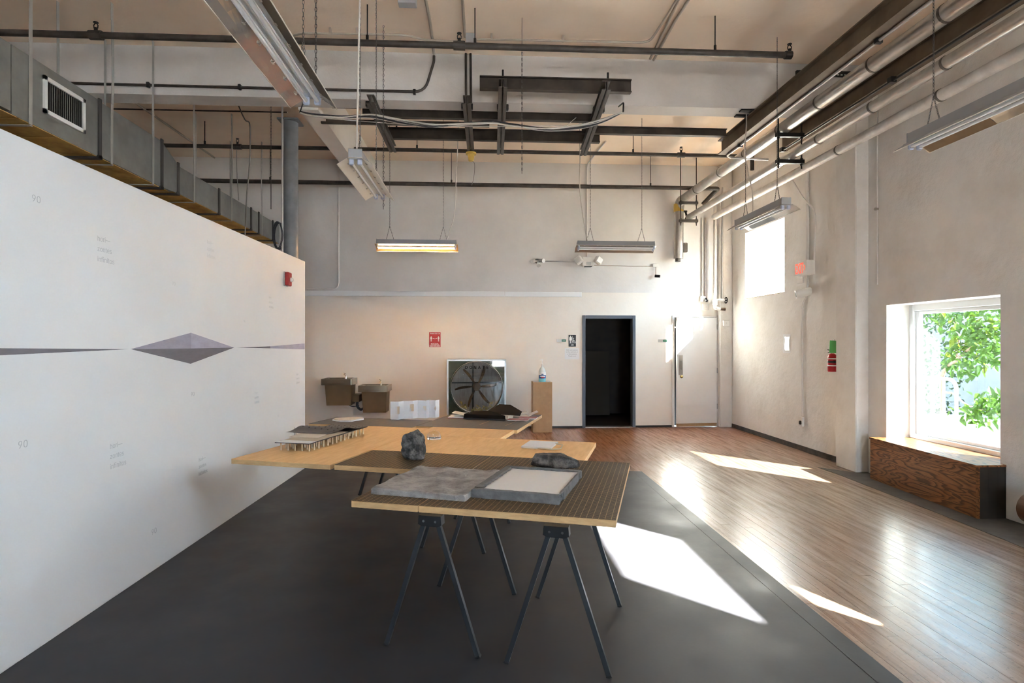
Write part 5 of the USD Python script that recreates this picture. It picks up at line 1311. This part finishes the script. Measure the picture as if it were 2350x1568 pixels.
for d in ((-.12, -.14, -.03), (.10, -.16, -.02), (.01, -.12, -.11)):
    c0 = np.array([pc[0], YB - .05, pc[2] + .02]); c1 = c0 + d; obj('head', tube([c0, c0 + np.array(d) * .6, c0 + np.array(d) * .62, c1], [.016, .02, .034, .04], 12), 'conduit_white', t, smooth=40)
for nm, pts, r_, mt in (('thin grey conduit from the light cluster to the emergency light', [(pc[0] + .05, pc[2] + .02), (ec[0] - .115, ec[2] + .005)], .010, 'conduit_grey'),
                        ('thin conduit from the emergency light to the small camera', [(ec[0] + .115, ec[2] - .06), (at(1498, 610, Y=YB)[0], ec[2] - .075)], .007, 'conduit_tan')):
    t = thing('conduit', nm, 'conduit', (pts[0][0], YB, pts[0][1])); obj('tube', tube([(p_[0], YB - .012, p_[1]) for p_ in pts], r_, 8), mt, t)
q = at(1503, 610, Y=YB); t = thing('wall_camera', 'small black camera under a cream box on the back wall', 'camera', (q[0], YB, q[2]))
obj('box', rbox(q[0] - .055, q[0] + .055, YB - .05, YB, q[2] - .03, q[2] + .03, .005), 'exit_box', t); obj('stem', tube([(q[0] + .01, YB - .03, q[2] - .03), (q[0] + .01, YB - .03, q[2] - .19)], .010, 8), 'conduit_tan', t); obj('lens', tube([(q[0] - .015, YB - .05, q[2] - .205), (q[0] + .07, YB - .10, q[2] - .215)], .028, 12), 'lens_black', t)
for nm, pts, r_ in (('painted conduit down the back wall behind the hanging lamp, bending into the corner of the raceway', [(777, 375), (777, 400), (777, 663), (704, 664)], .013), ('painted conduit down the back wall into the emergency light', [(1390, 325), (1347, 377), (1347, 589)], .014)):
    P = [at(px, py, Y=YB - .015) for px, py in pts]
    if pts[0][0] == 1390:
        P[0] = at(1390, 325, Z=ZC - .018); P[1] = np.array([P[1][0], YB - .016, ZC - .018])
    else:
        P[0] = np.array([P[0][0], YB - .015, ZC - .01])
    t = thing('conduit', 'painted conduit down the back wall bending towards the raceway' if pts[0][0] != 1390 else nm, 'conduit', P[0]); obj('tube', tube(bent(P, .12), r_, 8), 'conduit_white', t, smooth=50)

# corner pipework
yc = 10.93
def vp(nm, cat__, px, y0, y1, r_, mt, yy=yc):
    x_ = at(px, 560, Y=yy)[0]; za, zb_ = at(px, y0, Y=yy)[2], at(px, y1, Y=yy)[2]
    t = thing('riser_pipe', nm, cat__, (x_, yy, zb_)); obj('pipe', tube([(x_, yy, zb_), (x_, yy, za)], r_, 14), mt, t, smooth=50); return t, x_, za, zb_
vp('left of two thin conduits in the back corner', 'pipe', 1612, 500, 680, .012, 'conduit_white', 11.07); t_, x_, _, zb_ = vp('right of two thin conduits in the back corner', 'pipe', 1619, 500, 688, .014, 'conduit_grey', 11.07)
obj('elbow', tube([(x_, 11.07, zb_ + .02), (x_ + .0, 11.0, zb_ - .03)], .026, 10), 'black_steel', t_)
t, x_, za, zb_ = vp('thick worn white riser pipe with a valve in the back corner', 'pipe', 1641, 462, 700, .034, 'pipe_white', 10.9)
obj('union', tube([(x_, 10.9, zb_), (x_, 10.9, zb_ + .10)], .05, 12), 'pipe_white', t); obj('elbow', tube(bent([(x_, 10.9, zb_ + .02), (x_, 10.9, zb_ - .06), (x_ + .1, 10.9, zb_ - .08)], .05), .036, 12), 'pipe_white', t, smooth=50)
obj('branch', tube([(x_, 10.9, zb_ + .09), (x_ + .18, 10.9, zb_ + .09)], .032, 12), 'pipe_white', t); obj('hand_wheel', cat([tube([(x_ + .13, 10.9, zb_ + .09), (x_ + .23, 10.9, zb_ + .09)], .014, 8), tube([(x_ + .215, 10.9 + .055 * math.cos(a_), zb_ + .09 + .055 * math.sin(a_)) for a_ in np.linspace(0, 2 * PI, 17)], .010, 6, False)]), 'black_steel', t)
obj('copper_stub', tube([(x_ + .10, 10.9, zb_ - .08), (x_ + .20, 10.9, zb_ - .085)], .026, 12), 'fan_blade', t)
vp('thin grey pipe beside the valve riser in the back corner', 'pipe', 1658, 430, 690, .014, 'conduit_grey', 10.95)
for nm, px, py, w_, h_ in (('white switch box right of the thin conduits', 1612, 686, .11, .11), ('pale blank wall box above the white door', 1618, 705, .12, .12), ('small white box beside the top of the white door', 1665, 742, .12, .11)):
    yy = YB if px < 1640 else YB - .12
    q = at(px, py, Y=yy); t = thing('wall_box', nm, 'box', (q[0], yy, q[2])); obj('cover', rbox(q[0] - w_ / 2, q[0] + w_ / 2, yy - .05, yy, q[2] - h_ / 2, q[2] + h_ / 2, .006), 'exit_box', t)
    obj('screw', tube([(q[0], yy - .052, q[2]), (q[0], yy - .049, q[2])], .006, 8), 'sign_silver', t)

# ------------------------------------------------------------------ on the right wall
def onright(px, py):
    return at(px, py, X=XR)
q = onright(1858, 616); t = thing('exit_sign', 'white box EXIT sign with red letters and an arrow on the right wall', 'exit sign', (XR, q[1], q[2]))
ey, ez = q[1], q[2]; sx0 = XR - .14
obj('body', rbox(XR - .14, XR - .005, ey - .155, ey + .155, ez - .105, ez + .105, .004), 'exit_box', t)
m = meshkit.text_mesh('EXIT', .145, .0015, True); V = np.asarray(m.vertices).copy(); wv = m.bounds[1][0]; V[:, 0] *= .225 / wv
obj('lettering', trimesh.Trimesh(np.c_[sx0 - .0005 - V[:, 2], ey + .145 - V[:, 0], ez - .073 + V[:, 1]], np.asarray(m.faces), process=False), 'exit_red', t, label='red letters EXIT')
arr = Polygon([(0, .045), (.04, 0), (0, -.045), (.0, -.025), (.022, 0), (0, .025)]); m = ext(arr, .0015); V = np.asarray(m.vertices)
obj('arrow', trimesh.Trimesh(np.c_[sx0 - .0005 - V[:, 2], ey - .092 - V[:, 0], ez + V[:, 1]], np.asarray(m.faces), process=False), 'exit_red', t, label='red arrow')
obj('bracket', cat([tube([(XR - .1, ey + .155, ez - .05), (XR - .1, ey + .21, ez - .05), (XR - .1, ey + .21, ez + .06), (XR - .1, ey + .155, ez + .06)], .004, 5)]), 'black_steel', t)
q = onright(1858, 672); t = thing('security_camera', 'white bullet security camera below the EXIT sign', 'camera', (XR, q[1], q[2]))
obj('mount', tube([(XR, q[1], q[2] + .02), (XR - .07, q[1], q[2] + .02)], [.065, .05], 16), 'exit_box', t, smooth=40)
obj('housing', tube([(XR - .05, q[1] - .04, q[2] + .01), (XR - .20, q[1] + .02, q[2] - .03)], [.06, .066], 18), 'exit_box', t, smooth=40); obj('lens', tube([(XR - .195, q[1] + .018, q[2] - .029), (XR - .203, q[1] + .021, q[2] - .031)], [.04, .038], 16), 'lens_black', t)


def rconduit(nm, pts, r_, mt, off=.02):
    P = [at(px, py, X=XR - off) for px, py in pts]; t = thing('conduit', nm, 'conduit', P[0]); obj('tube', tube(bent(P, .1), r_, 8), mt, t, smooth=50); return t
rconduit('thick stained conduit down the right wall into the EXIT sign', [(1852, 385), (1854, 500), (1853, 597)], .026, 'conduit_white', .03)
rconduit('second conduit down the right wall with a rusty bend above the EXIT sign', [(1816, 410), (1842, 455), (1866, 478), (1871, 500), (1869, 597)], .014, 'conduit_white', .075)
rconduit('short conduit between the EXIT sign and the bullet camera', [(1854, 630), (1853, 662)], .014, 'conduit_grey')
t = rconduit('painted conduit down the right wall from the bullet camera to a low box', [(1850, 680), (1840, 700), (1841, 955)], .014, 'conduit_white')
q = onright(1842, 965); t = thing('outlet_box', 'broken outlet box at the foot of the right wall conduit', 'outlet', (XR, q[1], q[2])); obj('cover', rbox(XR - .04, XR, q[1] - .05, q[1] + .05, q[2] - .09, q[2] + .05, .004), 'conduit_white', t); obj('plug', rbox(XR - .07, XR - .038, q[1] - .045, q[1] - .005, q[2] - .06, q[2] + .0, .01), 'black', t)
q = onright(1838, 640); t = thing('blank_plate', 'painted blank plate on the right wall below the EXIT sign', 'plate', (XR, q[1], q[2])); obj('plate', rbox(XR - .02, XR, q[1] - .08, q[1] + .08, q[2] - .07, q[2] + .07, .004), 'rough_plaster', t)
q = onright(1806, 789); t = thing('pinned_page', 'paper in a clear plastic sleeve pinned to the right wall', 'paper', (XR, q[1], q[2]))
obj('sheet', grid(lambda u, v: (XR - .006 - .004 * np.sin(u * 5 + v * 7), q[1] + .11 - u * .22, q[2] - .15 + v * .30), 8, 10, .001), 'paper', t, smooth=True); obj('printed_patch', grid(lambda u, v: (XR - .0115 - .004 * np.sin(u * 5 + v * 7), q[1] + .05 - u * .14, q[2] - .11 + v * .22), 8, 10, .0008), 'sign_silver', t, smooth=True)
q = onright(1910, 816); yx = q[1]
t = thing('fire_extinguisher', 'red fire extinguisher with a green tag half hidden by the pilaster', 'fire extinguisher', (XR - .09, 7.68, 1.16))
cxx, cyy = XR - .085, 7.66
obj('cylinder', lathe([(0, 0), (.05, 0), (.058, .01), (.058, .20), (.045, .235), (.02, .25), (0, .25)], 20).apply_translation((cxx, cyy, 1.245)), 'ext_red', t, smooth=40)
obj('neck', tube([(cxx, cyy, 1.49), (cxx, cyy, 1.53)], .018, 10), 'chrome', t); obj('handle', cat([bar((cxx, cyy, 1.53), (cxx - .02, cyy + .07, 1.545), .02, .008), bar((cxx, cyy, 1.51), (cxx - .02, cyy + .06, 1.51), .02, .008)]), 'black', t)
for z_, m_ in ((.075, 'sign_white'), (.12, 'sign_black'), (.17, 'sign_white')):
    obj('label_band', lathe([(.0587, z_), (.0587, z_ + (.016 if m_ != 'sign_black' else .03))], 20).apply_translation((cxx, cyy, 1.245)), m_, t)
obj('inspection_tag', place(box(-.055, .055, -.003, .003, -.085, .085), (cxx - .02, cyy - .06, 1.585), (0, 3, 0)), 'tag_green', t, label='green inspection tag'); obj('tag_ring', tube([(cxx - .015 + .014 * math.cos(a_), cyy - .06, 1.68 + .014 * math.sin(a_)) for a_ in np.linspace(0, 2 * PI, 13)], .003, 5, False), 'chrome', t)
q = at(2013, 478, X=XR); t = thing('conduit', 'painted thin conduit down the right wall beside the pilaster', 'conduit', q)
P = [at(2013, 300, X=XR - .012), at(2013, 480, X=XR - .012), at(2001, 655, X=XR - .012)]; P[0][1] = P[1][1]; P[2][1] = P[1][1]; obj('tube', tube([P[0] + [0, 0, .6], P[1], P[2]], .011, 6), 'conduit_white', t); obj('cap', tube([P[1] + [.012, 0, 0], P[1] + [-.03, 0, 0]], .018, 10), 'conduit_tan', t)

# oak bench under the window
t = thing('window_bench', 'oak plank bench built under the picture window', 'bench', (4.7, 5.95, 0))
by0, by1 = 5.13, 6.735; f0 = np.array([4.62, by0]); f1 = np.array([4.707, by1]); fdir = (f1 - f0) / np.linalg.norm(f1 - f0); fnn = np.array([-fdir[1], fdir[0]]); fl_ = np.linalg.norm(f1 - f0)
edges = [.004, .085, .168, .252, .338, .424, .484]
for k in range(6):
    ex = [0.0, .012, 0, .01, 0, .008][k] * 0
    m = ext(Polygon([tuple(f0 + fdir * .022), tuple(f1), tuple(f1 - fnn * .02), tuple(f0 + fdir * .022 - fnn * .02)]), edges[k + 1] - edges[k] - .0012, 'xy', edges[k]); obj('front_plank', m, 'oak', t)
obj('corner_trim', ext(Polygon([tuple(f0), tuple(f0 + fdir * .021), tuple(f0 + fdir * .021 - fnn * .022), tuple(f0 - fnn * .022)]), .483, 'xy', .003), 'oak', t)
for k in range(3):
    xs = 4.644 + k * .0853; obj('end_plank', box(xs, xs + .0843, by0 + .001, by0 + .020, .003, .484), 'dark_brown', t)
obj('inner_panel', box(4.74, 4.895, by0 + .03, by1 - .01, .0, .48), 'dark_brown', t)
for k in range(5):
    u0, u1 = k / 5, (k + 1) / 5
    fa = f0 * 1.0 + [-.014, -.006]; fb_ = f1 + [-.014, 0]
    pa = [fa * (1 - u0) + np.array([XR - .004, by0 - .006]) * u0, fa * (1 - u1) + np.array([XR - .004, by0 - .006]) * u1, fb_ * (1 - u1) + np.array([XR - .004, by1]) * u1, fb_ * (1 - u0) + np.array([XR - .004, by1]) * u0]
    obj('seat_plank', ext(Polygon([tuple(v) for v in pa]).buffer(-.0006), .018, 'xy', .4845), 'oak', t)
obj('seat_plank', box(XR - .004, 5.19, W1[0] + .002, W1[2] - .002, .4845, .5025), 'oak', t)
t = thing('log_bolster', 'dark round-ended wooden log at the right edge of the picture', 'log', (4.72, 4.72, .23))
lc = at(2365, 1166, Y=4.74); obj('log', tube([(lc[0], 4.74, lc[2]), (lc[0], 3.4, lc[2])], .132, 32), 'log_wood', t, smooth=40); obj('end_face', tube([(lc[0], 4.742, lc[2]), (lc[0], 4.75, lc[2])], [.13, .12], 32), 'dark_brown', t)
for y in (3.6, 4.5):
    obj('cradle', box(lc[0] - .1, lc[0] + .1, y - .04, y + .04, .004, lc[2] - .11), 'dark_brown', t)

# on the partition: alarm and outlet
def ponwall(m, s, z, lift):
    V = np.asarray(m.vertices); return trimesh.Trimesh(np.c_[P0[0] + (s + V[:, 0]) * pd[0] + (lift + V[:, 2]) * pn[0], P0[1] + (s + V[:, 0]) * pd[1] + (lift + V[:, 2]) * pn[1], z + V[:, 1]], np.asarray(m.faces), process=False)
s_, z_ = pcoord(655, 641); t = thing('fire_alarm', 'red fire alarm strobe near the far end of the white partition', 'fire alarm', onp(655, 641))
obj('backplate', ponwall(rbox(-.062, .062, -.085, .085, 0, .012, .003), s_, z_, .0), 'sign_silver', t); obj('body', ponwall(rbox(-.058, .058, -.08, .08, 0, .045, .008), s_, z_, .0125), 'red_alarm', t); obj('strobe', ponwall(lathe([(0, .03), (.02, .026), (.028, .0)], 16), s_ + .02, z_ - .005, .058), 'strobe', t, smooth=40)
s_, z_ = pcoord(678, 990); t = thing('wall_outlet', 'pale wall outlet low on the far end of the partition', 'outlet', onp(678, 990)); obj('plate', ponwall(rbox(-.04, .04, -.062, .062, 0, .006, .002), s_, z_, 0), 'partition_paint', t); obj('socket', ponwall(rbox(-.016, .016, -.04, .04, 0, .003, .001), s_, z_, .0062), 'sign_silver', t)
obj('shadow_gap', ponwall(box(-.044, -.041, -.055, .055, 0, .004), s_, z_, 0), 'sign_ink', t)
